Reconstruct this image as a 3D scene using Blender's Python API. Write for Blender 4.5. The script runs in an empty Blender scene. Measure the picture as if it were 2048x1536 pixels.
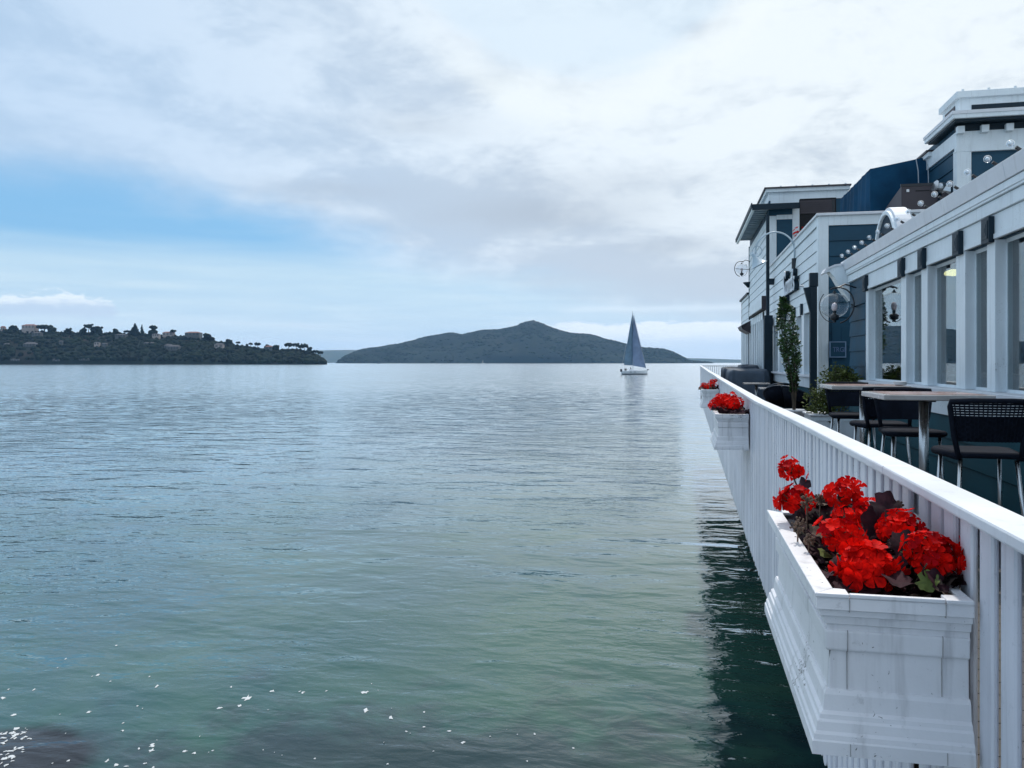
import bpy, bmesh, math, random
import numpy as np
from mathutils import Vector, Matrix, noise

random.seed(7); rng = np.random.default_rng(7)
scene = bpy.context.scene
col = scene.collection
R = math.radians

# ------------------------------------------------------------------ camera
F_PX, CX, HY = 1607.0, 1024.0, 725.0
EYE = 1.40                                   # eye above the deck (deck = z 0)
YAW = math.atan(339.0/1607.0)                # the camera looks a little left of the deck's direction (+Y)
cY, sY = math.cos(YAW), math.sin(YAW)
cam_d = bpy.data.cameras.new('camera'); cam = bpy.data.objects.new('camera', cam_d); col.objects.link(cam)
cam.location = (0, 0, EYE)
cam.rotation_euler = (R(90), 0, YAW)
cam_d.sensor_width = 36.0
cam_d.lens = 36.0*F_PX/2048.0
cam_d.shift_y = -(768.0-HY)/2048.0
cam_d.clip_start = 0.05; cam_d.clip_end = 60000
scene.camera = cam
scene.render.resolution_x = 1024; scene.render.resolution_y = 768

WATER = -4.2
SUN_EL, SUN_AZ = 58.0, 7.0                  # azimuth from +Y towards +X

# ------------------------------------------------------------------ node helper
class E:
    """tiny expression builder over math nodes"""
    def __init__(s, nt, sock): s.nt, s.s = nt, sock
    def _m(s, op, *a, clamp=False):
        n = s.nt.nodes.new('ShaderNodeMath'); n.operation = op; n.use_clamp = clamp
        for i, x in enumerate((s,)+a):
            if isinstance(x, E): s.nt.links.new(x.s, n.inputs[i])
            else: n.inputs[i].default_value = x
        return E(s.nt, n.outputs[0])
    def __add__(s, o): return s._m('ADD', o)
    __radd__ = __add__
    def __mul__(s, o): return s._m('MULTIPLY', o)
    __rmul__ = __mul__
    def __sub__(s, o): return s._m('SUBTRACT', o)
    def __rsub__(s, o): return s._m('MULTIPLY', -1.0)+o
    def __truediv__(s, o): return s._m('DIVIDE', o)
    def min(s, o): return s._m('MINIMUM', o)
    def max(s, o): return s._m('MAXIMUM', o)
    def clamp(s): return s._m('ADD', 0.0, clamp=True)
    def pow(s, o): return s._m('POWER', o)
    def ss(s, a, b):
        n = s.nt.nodes.new('ShaderNodeMapRange'); n.interpolation_type = 'SMOOTHSTEP'
        s.nt.links.new(s.s, n.inputs[0]); n.inputs[1].default_value = a; n.inputs[2].default_value = b
        if a > b:
            n.inputs[1].default_value = b; n.inputs[2].default_value = a; n.inputs[3].default_value = 1; n.inputs[4].default_value = 0
        return E(s.nt, n.outputs[0])
def mixc(nt, fac, a, b):
    n = nt.nodes.new('ShaderNodeMix'); n.data_type = 'RGBA'
    for sock, x in ((n.inputs[0], fac), (n.inputs[6], a), (n.inputs[7], b)):
        if isinstance(x, E): nt.links.new(x.s, sock)
        elif hasattr(x, 'is_linked') or hasattr(x, 'links'): nt.links.new(x, sock)
        elif isinstance(x, (int, float)): sock.default_value = x
        else: sock.default_value = (*x, 1.0)
    return n.outputs[2]
def noise_tex(nt, vec, scale, detail=3, rough=.5, dist=0, stretch=None, loc=(0, 0, 0)):
    if stretch or loc != (0, 0, 0):
        mp = nt.nodes.new('ShaderNodeMapping'); nt.links.new(vec, mp.inputs[0])
        mp.inputs[3].default_value = stretch or (1, 1, 1); mp.inputs[1].default_value = loc
        vec = mp.outputs[0]
    n = nt.nodes.new('ShaderNodeTexNoise'); nt.links.new(vec, n.inputs['Vector'])
    n.inputs['Scale'].default_value = scale; n.inputs['Detail'].default_value = detail
    n.inputs['Roughness'].default_value = rough; n.inputs['Distortion'].default_value = dist
    return E(nt, n.outputs[0])

# ------------------------------------------------------------------ world: Nishita sky with cloud layers
def build_world():
    w = bpy.data.worlds.new('World'); scene.world = w; w.use_nodes = True
    nt = w.node_tree; nt.nodes.clear()
    out = nt.nodes.new('ShaderNodeOutputWorld'); bg = nt.nodes.new('ShaderNodeBackground')
    nt.links.new(bg.outputs[0], out.inputs[0]); bg.inputs[1].default_value = 0.1
    sky = nt.nodes.new('ShaderNodeTexSky'); sky.sky_type = 'NISHITA'; sky.sun_disc = False
    sky.sun_elevation = R(SUN_EL); sky.sun_rotation = R(SUN_AZ)
    sky.air_density = 1.0; sky.dust_density = 1.2; sky.ozone_density = 2.0
    tc = nt.nodes.new('ShaderNodeTexCoord'); vec = tc.outputs['Generated']
    sep = nt.nodes.new('ShaderNodeSeparateXYZ'); nt.links.new(vec, sep.inputs[0])
    x, y, z = (E(nt, sep.outputs[i]) for i in range(3))
    el = z._m('ARCSINE')
    # azimuth measured from the island's bearing
    rgt = x*cY + y*sY; fwd = y*cY - x*sY
    az = rgt._m('ARCTAN2', fwd)
    st = (1, 1, 3.2)
    big = noise_tex(nt, vec, 2.2, 5, .55, .5, st, (3.1, 0, 0))
    mid = noise_tex(nt, vec, 4.0, 6, .55, .5, (1, 1, 2.6), (0, 7.7, 0))
    mid2 = noise_tex(nt, vec, 7.0, 9, .62, .45, (1, 1, 2.0), (5.0, 1.7, 2))
    fine = noise_tex(nt, vec, 16, 6, .62, .2, (1, 1, 4.0), (1, 2, 3))
    streak = noise_tex(nt, vec, 6, 5, .55, .3, (1, 1, 13), (8, 2, 3))
    puff = noise_tex(nt, vec, 42, 5, .6, .1, (1, 1, 2.2), (4, 4, 1))
    npf = puff-.5
    nb, nm, nf, nst = big-.5, mid-.5, fine-.5, streak-.5
    # main cloud deck: lower edge falls towards the right
    line = ((az*-0.235)+0.100).min(0.184).max(0.045)
    e = el - line + nb*.06 + nm*.10 + nf*.02
    A = e.ss(-.030, .050)
    thin = (az*1.0).ss(-.62, .1)                 # the deck thins towards the left
    A = A*(thin*.22+.74)
    # high blue gap at the top right of centre
    gap = ((el-.38)*(el-.38)*30 + (az-.05)*(az-.05)*14)._m('MULTIPLY', -1.0)._m('EXPONENT')
    # low pale haze with streaks
    B = el.ss(.158, .098)*.80 + nst*.75*el.ss(.2, .1)
    B = B.clamp()
    blue = mixc(nt, .72, sky.outputs[0], (2.3, 5.7, 9.3))
    lo = mixc(nt, (el.ss(.0, .11)), (7.6, 8.9, 10.0), (6.4, 8.2, 9.4))
    c0 = mixc(nt, B, blue, lo)
    # cloud body: bright tops, grey undersides
    shade = (mid2*.74+big*.42+mid*.58+npf*.16+nf*.12 - .405 + e*.30)
    edge = ((e-.045)*(e-.045)*420)._m('MULTIPLY', -1.0)._m('EXPONENT')     # grey belly just above the lower edge
    shade = shade - edge*.26*az.ss(-.5, .1)
    sh = shade.ss(.29, .60)
    rgtw = (az*.9+el*.6).ss(-.55, .55)
    grey = mixc(nt, rgtw, (5.5, 6.9, 8.7), (6.0, 6.8, 7.7))
    lite = mixc(nt, rgtw, (6.8, 8.1, 9.8), (9.2, 9.9, 10.3))
    cc = mixc(nt, sh, grey, lite)
    c1 = mixc(nt, A, c0, cc)
    def spot(paz, pel, sa, se, wig=.02):
        a_ = (az-paz+nm*.10)/sa; b_ = (el-pel+nm*wig*1.5+nf*wig)/se
        return ((a_*a_+b_*b_)*-1.0)._m('EXPONENT')
    belly = (spot(.035, .180, .14, .020)*.95 + spot(.206, .143, .06, .012)*.8 + spot(-.234, .205, .10, .014)*.55 + spot(-.12, .285, .07, .016)*.55 + spot(.10, .215, .16, .02)*.4).clamp()
    c1 = mixc(nt, belly*.75*A, c1, (4.7, 5.5, 6.5))
    curve = (az-.09)*(az-.09)*2.0+.327
    eg = el - curve + nm*.06 + nf*.03 + npf*.008
    gapm = eg.ss(.0, .030)*az.ss(-.15, -.06)*(az.ss(.55, .15)*.6+.4)
    rim = ((eg+.020)*(eg+.020)*-1400)._m('EXPONENT')*az.ss(-.15, .0)
    c1 = mixc(nt, rim*.65, c1, (9.3, 10.0, 10.2))
    c1 = mixc(nt, gapm*.55, c1, (6.9, 8.5, 9.9))
    # low cloud bank on the right, above the island's shoulder
    top = nm*.014 + nf*.022 + npf*.014 + .052
    be = (top - el)
    bank = be.ss(-.001, .004)*be.ss(.046, .008)*(az+nb*.1).ss(-.02, .12)
    c1 = mixc(nt, bank*.92, c1, (9.3, 10.1, 10.8))
    bank2 = ((el-.066+nf*.008)*(el-.066+nf*.008)*60000)._m('MULTIPLY', -1.0)._m('EXPONENT')*(az+nm*.12).ss(.02, .12)
    c1 = mixc(nt, bank2*.5, c1, (8.4, 9.6, 10.6))
    hz = el.ss(.034, .0)*az.ss(.05, .2)
    c1 = mixc(nt, hz*.6, c1, (7.4, 8.5, 9.8))
    # one cumulus above the headland
    ca = (az+.515)/.058; cb = (el-.062)
    top2 = ((ca*ca)*-1.0+1.0).max(0.0)._m('SQRT')*.013 + nf*.022 + nm*.01 + npf*.032
    up = (top2 - cb).ss(-.0015, .004)*(cb+.012+nf*.01).ss(-.006, .006)*((ca*ca)).ss(1.15, .8)
    cumc = mixc(nt, (cb+nf*.02+npf*.015).ss(-.004, .008), (5.9, 7.3, 9.0), (9.0, 9.9, 10.6))
    c1 = mixc(nt, up*.85, c1, cumc)
    wisps = (streak*.6+fine*.4).ss(.56, .68)*el.ss(.10, .04)*el.ss(.012, .03)
    c1 = mixc(nt, wisps*.35, c1, (6.8, 8.0, 9.4))
    nt.links.new(c1, bg.inputs[0])
build_world()

sun_d = bpy.data.lights.new('sun', 'SUN'); sun = bpy.data.objects.new('sun', sun_d); col.objects.link(sun)
sun_d.energy = 2.9; sun_d.angle = R(2.5); sun_d.color = (1.0, .95, .88)
sd = Vector((math.sin(R(SUN_AZ))*math.cos(R(SUN_EL)), math.cos(R(SUN_AZ))*math.cos(R(SUN_EL)), math.sin(R(SUN_EL))))
sun.rotation_euler = (-sd).to_track_quat('-Z', 'Y').to_euler()
sun.location = (20, 20, 60)

vs = scene.view_settings
vs.view_transform = 'Standard'; vs.look = 'None'; vs.exposure = 0.0; vs.gamma = 1.0; vs.use_curve_mapping = False
scene.render.engine = 'CYCLES'
scene.cycles.max_bounces = 10; scene.cycles.transparent_max_bounces = 16
scene.cycles.volume_bounces = 1
scene.cycles.sample_clamp_indirect = 6

# ------------------------------------------------------------------ picture <-> place
def ray(px, py=HY):
    a = (px-CX)/F_PX
    return a*cY - sY, a*sY + cY, -(py-HY)/F_PX
def onX(px, py, X):
    a, b, c = ray(px, py); t = X/a; return Vector((X, b*t, EYE+c*t))
def onY(px, py, Y):
    a, b, c = ray(px, py); t = Y/b; return Vector((a*t, Y, EYE+c*t))
def onZ(px, py, Z):
    a, b, c = ray(px, py); t = (Z-EYE)/c; return Vector((a*t, b*t, Z))
def atD(px, py, d):
    a, b, c = ray(px, py); return Vector((a*d, b*d, EYE+c*d))

# ------------------------------------------------------------------ materials
MATS = {}
def mat(name, base, rough=.6, var=.12, vscale=3.0, bump=.0, bscale=30, spec=.5, metal=0, tint=None, streaks=0.0, dirt=None, coat=0, sub=0, trans=0, chips=0):
    if name in MATS: return MATS[name]
    m = bpy.data.materials.new(name); m.use_nodes = True; nt = m.node_tree
    p = nt.nodes['Principled BSDF']
    tc = nt.nodes.new('ShaderNodeTexCoord'); gp = nt.nodes.new('ShaderNodeNewGeometry')
    vec = gp.outputs['Position']
    n1 = noise_tex(nt, vec, vscale, 5, .6)
    dark = tuple(c*(1-var) for c in base); lite = tuple(min(1, c*(1+var*.6)) for c in (tint or base))
    c = mixc(nt, n1.ss(.3, .7), dark, lite)
    if streaks:
        n2 = noise_tex(nt, vec, 9, 4, .6, .1, (1.6, 1.6, .12))
        c = mixc(nt, n2.ss(.52, .75)*streaks, c, dirt or tuple(k*.45 for k in base))
        n3 = noise_tex(nt, vec, 22, 5, .7)
        c = mixc(nt, n3.ss(.60, .72)*streaks*.7, c, dirt or tuple(k*.5 for k in base))
    if chips:
        n4 = noise_tex(nt, vec, 75, 3, .55, .6); n5 = noise_tex(nt, vec, 3.1, 2, .5)
        c = mixc(nt, (n4*.8+n5*.45).ss(.80, .83)*chips*.85, c, (.10, .095, .09))
    nt.links.new(c, p.inputs['Base Color'])
    rn = (n1*.25-.12+rough).clamp(); nt.links.new(rn.s, p.inputs['Roughness'])
    p.inputs['Metallic'].default_value = metal
    p.inputs['Specular IOR Level'].default_value = spec
    if coat: p.inputs['Coat Weight'].default_value = coat; p.inputs['Coat Roughness'].default_value = .15
    if trans:
        p.inputs['Transmission Weight'].default_value = 0
        t = nt.nodes.new('ShaderNodeBsdfTranslucent'); nt.links.new(c, t.inputs[0])
        mx = nt.nodes.new('ShaderNodeMixShader'); mx.inputs[0].default_value = trans
        nt.links.new(p.outputs[0], mx.inputs[1]); nt.links.new(t.outputs[0], mx.inputs[2])
        nt.links.new(mx.outputs[0], nt.nodes['Material Output'].inputs[0])
    if bump:
        b = nt.nodes.new('ShaderNodeBump'); b.inputs['Strength'].default_value = bump; b.inputs['Distance'].default_value = .01
        nb = noise_tex(nt, vec, bscale, 5, .65); nt.links.new(nb.s, b.inputs['Height']); nt.links.new(b.outputs[0], p.inputs['Normal'])
    MATS[name] = m
    return m
def emit(name, c, s):
    m = bpy.data.materials.new(name); m.use_nodes = True; p = m.node_tree.nodes['Principled BSDF']
    p.inputs['Base Color'].default_value = (*c, 1); p.inputs['Emission Color'].default_value = (*c, 1); p.inputs['Emission Strength'].default_value = s
    return m
def glass(name, refl=1.0, tint=(.82, .9, .93), ior=1.5, rough=0.0, wav=0.0):
    m = bpy.data.materials.new(name); m.use_nodes = True; nt = m.node_tree; nt.nodes.remove(nt.nodes['Principled BSDF'])
    fr = nt.nodes.new('ShaderNodeLayerWeight'); fr.inputs[0].default_value = .5
    g = nt.nodes.new('ShaderNodeBsdfGlossy'); g.inputs['Roughness'].default_value = rough; g.inputs[0].default_value = (1, 1, 1, 1)
    t = nt.nodes.new('ShaderNodeBsdfTransparent'); t.inputs[0].default_value = (*tint, 1)
    fc = E(nt, fr.outputs[1]); k = ((fc.pow(4.5)*.92+.05)*refl).clamp()
    if wav:
        gp = nt.nodes.new('ShaderNodeNewGeometry'); b = nt.nodes.new('ShaderNodeBump'); b.inputs['Strength'].default_value = wav; b.inputs['Distance'].default_value = .01
        nn = noise_tex(nt, gp.outputs['Position'], 1.7, 2, .4); nt.links.new(nn.s, b.inputs['Height']); nt.links.new(b.outputs[0], g.inputs['Normal'])
    mx = nt.nodes.new('ShaderNodeMixShader'); nt.links.new(k.s, mx.inputs[0]); nt.links.new(t.outputs[0], mx.inputs[1]); nt.links.new(g.outputs[0], mx.inputs[2])
    nt.links.new(mx.outputs[0], nt.nodes['Material Output'].inputs[0])
    return m

WHITE = mat('white_paint', (.68, .70, .74), .5, .07, 2.2, .12, 60, streaks=.22, dirt=(.36, .36, .36))
WHITE2 = mat('white_paint_facade', (.72, .79, .83), .5, .08, 1.2, .10, 40, streaks=.30, dirt=(.36, .40, .42), chips=.5)
PICKW = mat('picket_paint', (.66, .66, .71), .55, .10, 1.7, .15, 45, chips=.7, streaks=.5, dirt=(.36, .36, .40))
PLANTW = mat('planter_paint', (.74, .73, .75), .42, .06, 3.5, .10, 70, chips=1.0, streaks=.5, dirt=(.30, .29, .30))
NAVY = mat('navy_paint', (.014, .064, .110), .55, .15, 1.5, .1, 30, spec=.25)
TEAL = mat('teal_paint', (.012, .070, .095), .6, .2, 1.2, .1, 30, spec=.1)
TEALG = mat('teal_gloss_paint', (.010, .060, .105), .45, .4, 1.0, .25, 9, spec=.06)
DKGREEN = mat('dark_teal_trim', (.007, .022, .036), .5, .15, 3, spec=.25)
DARK = mat('near_black', (.012, .013, .016), .9, .2, 1)
CONC = mat('light_stop_concrete', (.10, .10, .10), .9, .3, 1, .4, 12)
TIMBER = mat('piling_timber', (.05, .04, .032), .85, .4, 2, .6, 20)
DECKM = mat('deck_planks', (.07, .065, .06), .8, .3, 2, .4, 25)
GRAVELROOF = mat('roof_membrane', (.25, .26, .27), .9, .2, 2, .2, 20)
IRON = mat('black_iron', (.012, .016, .022), .4, .2, 8)
STEEL = mat('brushed_steel', (.55, .57, .58), .28, .06, 8, metal=1)
WICK = mat('black_wicker', (.008, .011, .020), .8, .25, 12, .2, 90, spec=.12)
TABTOP = mat('table_top', (.42, .40, .39), .25, .15, 4, .05, 30, coat=.3)
TABWOOD = mat('table_inlay', (.34, .20, .17), .28, .35, 5, .05, 30, coat=.3)
COVER = mat('grey_cover', (.065, .090, .125), .65, .25, 2.5, .5, 10)
COVERD = mat('dark_cover', (.035, .05, .075), .65, .25, 2.5, .5, 10)
CANVAS = mat('blue_canvas', (.010, .06, .125), .85, .3, 1.2, .3, 6, spec=.1)
BROWN = mat('brown_metal', (.045, .036, .045), .5, .15, 2)
SOIL = mat('soil', (.018, .013, .012), .95, .5, 30, 1.0, 60)
PETAL = mat('red_petal', (.70, .003, .004), .6, .40, 34, spec=.06, tint=(.88, .008, .004), trans=.3)
PETALD = mat('dark_red_petal', (.42, .002, .006), .6, .25, 14, spec=.06, trans=.25)
LEAFP = mat('purple_leaf', (.020, .006, .014), .75, .5, 18, spec=.15, tint=(.040, .014, .020), trans=.1)
LEAFG = mat('green_leaf', (.040, .065, .016), .6, .5, 9, spec=.25, tint=(.10, .13, .03), trans=.15)
LEAFT = mat('ficus_leaf', (.020, .055, .018), .35, .5, 7, tint=(.05, .11, .03), trans=.1)
STEMM = mat('stem', (.05, .045, .03), .8, .3, 10)
BARK = mat('bark', (.07, .055, .04), .9, .4, 12, .5, 40)
PINK = mat('bulb_filament', (.5, .3, .32), .4, .1, 8)
FOIL = mat('silver_foil', (.6, .62, .63), .35, .1, 6, .6, 14, metal=1)
CERAM = mat('white_ceramic', (.75, .76, .76), .25, .05, 5)
GLASSP = glass('window_glass', 1.15, (.70, .78, .80), 1.5, .0, .05)
GLASSG = glass('globe_glass', 1.3, (.93, .95, .97), 1.45)
GLASSB = glass('bottle_glass', 1.3, (.45, .6, .5), 1.5)

# ------------------------------------------------------------------ mesh builder
WORIG = {}
class MB:
    def __init__(s): s.v = []; s.f = []
    def add(s, vs, fs):
        k = len(s.v); s.v += [tuple(p) for p in vs]; s.f += [tuple(i+k for i in q) for q in fs]; return s
    def box(s, x0, x1, y0, y1, z0, z1):
        return s.add([(x0,y0,z0),(x1,y0,z0),(x1,y1,z0),(x0,y1,z0),(x0,y0,z1),(x1,y0,z1),(x1,y1,z1),(x0,y1,z1)],
                     [(0,3,2,1),(4,5,6,7),(0,1,5,4),(1,2,6,5),(2,3,7,6),(3,0,4,7)])
    def hexa(s, p):   # 8 corner points, same order as box
        return s.add(p, [(0,3,2,1),(4,5,6,7),(0,1,5,4),(1,2,6,5),(2,3,7,6),(3,0,4,7)])
    def prism(s, poly, a, b):     # poly: list of 3D pts; extruded from offset a to offset b
        n = len(poly); a = Vector(a); b = Vector(b)
        vs = [Vector(p)+a for p in poly]+[Vector(p)+b for p in poly]
        fs = [tuple(range(n-1, -1, -1)), tuple(range(n, 2*n))]+[(i, (i+1) % n, n+(i+1) % n, n+i) for i in range(n)]
        return s.add(vs, fs)
    def tube(s, pts, r, n=8, cap=True):
        pts = [Vector(p) for p in pts]; rs = r if isinstance(r, (list, tuple)) else [r]*len(pts)
        vs = []; up0 = None
        for i, p in enumerate(pts):
            t = (pts[min(i+1, len(pts)-1)]-pts[max(i-1, 0)]).normalized()
            if up0 is None:
                up0 = Vector((0, 0, 1)) if abs(t.z) < .9 else Vector((1, 0, 0))
            u = t.cross(up0).normalized(); w = u.cross(t).normalized(); up0 = w
            for k in range(n):
                a = 2*math.pi*k/n; vs.append(p+(u*math.cos(a)+w*math.sin(a))*rs[i])
        fs = [(i*n+k, i*n+(k+1) % n, (i+1)*n+(k+1) % n, (i+1)*n+k) for i in range(len(pts)-1) for k in range(n)]
        if cap: fs += [tuple(range(n-1, -1, -1)), tuple(range((len(pts)-1)*n, len(pts)*n))]
        return s.add(vs, fs)
    def lathe(s, prof, c=(0, 0, 0), n=24, cap=True):   # prof [(r,z)]
        vs = []; c = Vector(c)
        for r, z in prof:
            for k in range(n):
                a = 2*math.pi*k/n; vs.append(c+Vector((r*math.cos(a), r*math.sin(a), z)))
        fs = [(i*n+k, i*n+(k+1) % n, (i+1)*n+(k+1) % n, (i+1)*n+k) for i in range(len(prof)-1) for k in range(n)]
        if cap: fs += [tuple(range(n-1, -1, -1)), tuple(range((len(prof)-1)*n, len(prof)*n))]
        return s.add(vs, fs)
    def sphere(s, c, r, n=12, m=8, sz=1):
        return s.lathe([(max(1e-4, r*math.sin(math.pi*i/m)), -r*sz*math.cos(math.pi*i/m)) for i in range(m+1)], c, n)
    def build(s, name, m, parent=None, local=False, smooth=False, bev=0, seg=2, ang=40):
        me = bpy.data.meshes.new(name); me.from_pydata(s.v, [], s.f); me.update()
        bm = bmesh.new(); bm.from_mesh(me); bmesh.ops.recalc_face_normals(bm, faces=bm.faces); bm.to_mesh(me); bm.free()
        return place(name, me, m, parent, local, smooth, bev, seg, ang)
def place(name, me, m, parent=None, local=False, smooth=False, bev=0, seg=2, ang=40, at=None):
    if m is not None and not me.materials: me.materials.append(m)
    if smooth: me.shade_smooth() if hasattr(me, 'shade_smooth') else [setattr(p, 'use_smooth', True) for p in me.polygons]
    o = bpy.data.objects.new(name, me); col.objects.link(o)
    po = Vector((0, 0, 0))
    if parent is not None:
        o.parent = parent; po = WORIG.get(parent.name, Vector((0, 0, 0)))
    if local:
        o.location = at or (0, 0, 0); WORIG[o.name] = po
    elif at is not None:
        o.location = Vector(at)-po; WORIG[o.name] = Vector(at)
    else:
        o.location = -po; WORIG[o.name] = Vector((0, 0, 0))
    if bev:
        b = o.modifiers.new('bevel', 'BEVEL'); b.width = bev; b.segments = seg; b.limit_method = 'ANGLE'; b.angle_limit = R(ang)
    return o
def tag(o, label, cat, group=None):
    o['label'] = label; o['category'] = cat
    if group: o['group'] = group
    return o
def thing(name, loc, label, cat, group=None, rz=0):
    o = bpy.data.objects.new(name, None); col.objects.link(o); o.location = loc; o.rotation_euler = (0, 0, rz)
    o.empty_display_size = .2
    WORIG[o.name] = Vector(loc)
    return tag(o, label, cat, group)
def struct(o): o['kind'] = 'structure'; return o
def stuff(o): o['kind'] = 'stuff'; return o
def dup(root, loc, rz=None, label=None, group=None, skip=()):
    r = root.copy(); col.objects.link(r); r.location = loc
    if rz is not None: r.rotation_euler = (0, 0, rz)
    if label: r['label'] = label
    if group: r['group'] = group
    for ch in list(root.children):
        if ch.name.split('.')[0] in skip: continue
        c = ch.copy(); col.objects.link(c); c.parent = r
        for g in list(ch.children):
            d = g.copy(); col.objects.link(d); d.parent = c
    WORIG[r.name] = Vector(loc)
    return r
def npmesh(name, V, Fq, quads=True):
    me = bpy.data.meshes.new(name); k = Fq.shape[1]
    me.vertices.add(len(V)); me.vertices.foreach_set('co', V.astype(np.float32).ravel())
    me.loops.add(Fq.size); me.loops.foreach_set('vertex_index', Fq.astype(np.int32).ravel())
    me.polygons.add(len(Fq)); me.polygons.foreach_set('loop_start', np.arange(0, Fq.size, k, dtype=np.int32))
    me.update(calc_edges=True); me.validate()
    return me
def vnoise(x, y, seed=0):
    """smooth value noise, vectorised"""
    xi = np.floor(x).astype(np.int64); yi = np.floor(y).astype(np.int64); xf = x-xi; yf = y-yi
    def h(a, b):
        n = (a*374761393+b*668265263+seed*1442695041) & 0x7fffffff
        n = ((n ^ (n >> 13))*1274126177) & 0x7fffffff
        return ((n ^ (n >> 16)) & 0xffff)/65535.0
    u = xf*xf*(3-2*xf); v = yf*yf*(3-2*yf)
    return (h(xi, yi)*(1-u)+h(xi+1, yi)*u)*(1-v)+(h(xi, yi+1)*(1-u)+h(xi+1, yi+1)*u)*v
def fbm(x, y, seed=0, o=4):
    s = 0; a = .5
    for i in range(o):
        s = s+a*vnoise(x*2**i, y*2**i, seed+i); a *= .5
    return s

# ================================================================== SETTING
# ------------------------------------------------------------------ water
def water_mat():
    m = bpy.data.materials.new('sea_water'); m.use_nodes = True; nt = m.node_tree; nt.nodes.remove(nt.nodes['Principled BSDF'])
    gp = nt.nodes.new('ShaderNodeNewGeometry'); pos = gp.outputs['Position']
    sep = nt.nodes.new('ShaderNodeSeparateXYZ'); nt.links.new(pos, sep.inputs[0])
    x, y = E(nt, sep.outputs[0]), E(nt, sep.outputs[1])
    dist = (x*x+y*y)._m('SQRT')
    # crests lie roughly across the view
    mp = nt.nodes.new('ShaderNodeMapping'); nt.links.new(pos, mp.inputs[0]); mp.inputs[2].default_value = (0, 0, -YAW+.12); mp.inputs[3].default_value = (.55*.8, .8, 1)
    v = mp.outputs[0]
    rip = noise_tex(nt, v, 5.5, 3, .55, .35)
    chop = noise_tex(nt, v, 1.7, 3, .5, .5, None, (4, 2, 0))
    swell = noise_tex(nt, v, .45, 3, .5, .3, None, (1, 9, 0))
    calm = noise_tex(nt, pos, .055, 3, .55, .8, (1, .55, 1), (3, 5, 0)).ss(.38, .62)
    calm2 = noise_tex(nt, pos, .33, 3, .55, .8, (.6, 1, 1), (3, 1, 0)).ss(.35, .65)
    near = (1.0/1.0 if False else (dist*.018+1.0).pow(-1.0))
    far2 = dist.ss(25, 260)*-1.0+1.0
    calmf = (calm*.7+.3)*(calm2*.5+.5)
    h = rip*.052*far2*calmf + chop*.080*(calm*.45+.55)*(dist.ss(120, 900)*-1.0+1.0) + noise_tex(nt, v, .9, 3, .5, .4, None, (7, 2, 0))*.075 + swell*.19
    b = nt.nodes.new('ShaderNodeBump'); b.inputs['Strength'].default_value = 1.0; b.inputs['Distance'].default_value = 1.0
    nt.links.new(h.s, b.inputs['Height'])
    # wind ripples too fine to resolve far off: slopes added straight to the normal
    sn = nt.nodes.new('ShaderNodeTexNoise'); nt.links.new(v, sn.inputs['Vector']); sn.inputs['Scale'].default_value = 1.1; sn.inputs['Detail'].default_value = 4; sn.inputs['Roughness'].default_value = .7
    def vm(op, a, b_):
        n = nt.nodes.new('ShaderNodeVectorMath'); n.operation = op
        for i, q in enumerate((a, b_)):
            if isinstance(q, tuple): n.inputs[i].default_value = q
            else: nt.links.new(q, n.inputs[i])
        return n.outputs[0]
    sl = vm('MULTIPLY', vm('SUBTRACT', sn.outputs['Color'], (.5, .5, .5)), (1, 1, 0))
    cx = nt.nodes.new('ShaderNodeCombineXYZ'); amp = dist.ss(20, 170)*.60+.025
    for i in range(3): nt.links.new(amp.s, cx.inputs[i])
    nn = nt.nodes.new('ShaderNodeVectorMath'); nn.operation = 'NORMALIZE'; nt.links.new(vm('ADD', b.outputs[0], vm('MULTIPLY', sl, cx.outputs[0])), nn.inputs[0])
    b0 = b; b = nn
    fr = nt.nodes.new('ShaderNodeLayerWeight'); fr.inputs[0].default_value = .5; nt.links.new(b0.outputs[0], fr.inputs['Normal'])
    g = nt.nodes.new('ShaderNodeBsdfGlossy'); nt.links.new(b.outputs[0], g.inputs['Normal']); g.inputs[0].default_value = (1, 1, 1, 1)
    ro = (dist.ss(10, 200)*.12+.008); nt.links.new(ro.s, g.inputs['Roughness'])
    # body colour: green shallows over sand, weed and rock patches near the viewer, the sky's reflected blue painted in to the left, bluer far off
    patch = noise_tex(nt, pos, .22, 4, .6, .6, (1, .8, 1), (0, 3, 0))
    patch2 = noise_tex(nt, pos, .9, 4, .6, .4, None, (4, 3, 0))
    rel = x*cY + y*sY
    green = mixc(nt, patch.ss(.35, .65), (.021, .076, .068), (.042, .100, .070))
    blue = mixc(nt, patch.ss(.35, .65), (.024, .078, .100), (.028, .090, .088))
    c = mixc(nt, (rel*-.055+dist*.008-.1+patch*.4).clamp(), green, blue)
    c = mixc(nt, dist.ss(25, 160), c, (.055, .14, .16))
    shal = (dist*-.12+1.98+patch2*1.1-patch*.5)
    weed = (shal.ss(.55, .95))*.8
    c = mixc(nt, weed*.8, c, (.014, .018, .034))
    # a dark weed-grown rock just under the surface at the left
    kx, ky = KELP; q = ((x-kx)*(x-kx)*.9+(y-ky)*(y-ky)*1.6)._m('SQRT') + patch2*1.2-.6
    c = mixc(nt, q.ss(1.35, .95)*.92, c, (.010, .009, .014))
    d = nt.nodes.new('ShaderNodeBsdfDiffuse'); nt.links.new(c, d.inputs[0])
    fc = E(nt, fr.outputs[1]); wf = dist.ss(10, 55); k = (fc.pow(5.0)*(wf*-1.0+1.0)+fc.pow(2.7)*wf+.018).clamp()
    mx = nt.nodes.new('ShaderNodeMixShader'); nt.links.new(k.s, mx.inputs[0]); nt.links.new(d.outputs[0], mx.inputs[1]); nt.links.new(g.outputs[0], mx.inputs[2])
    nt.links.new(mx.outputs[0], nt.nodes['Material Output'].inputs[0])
    return m
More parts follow.
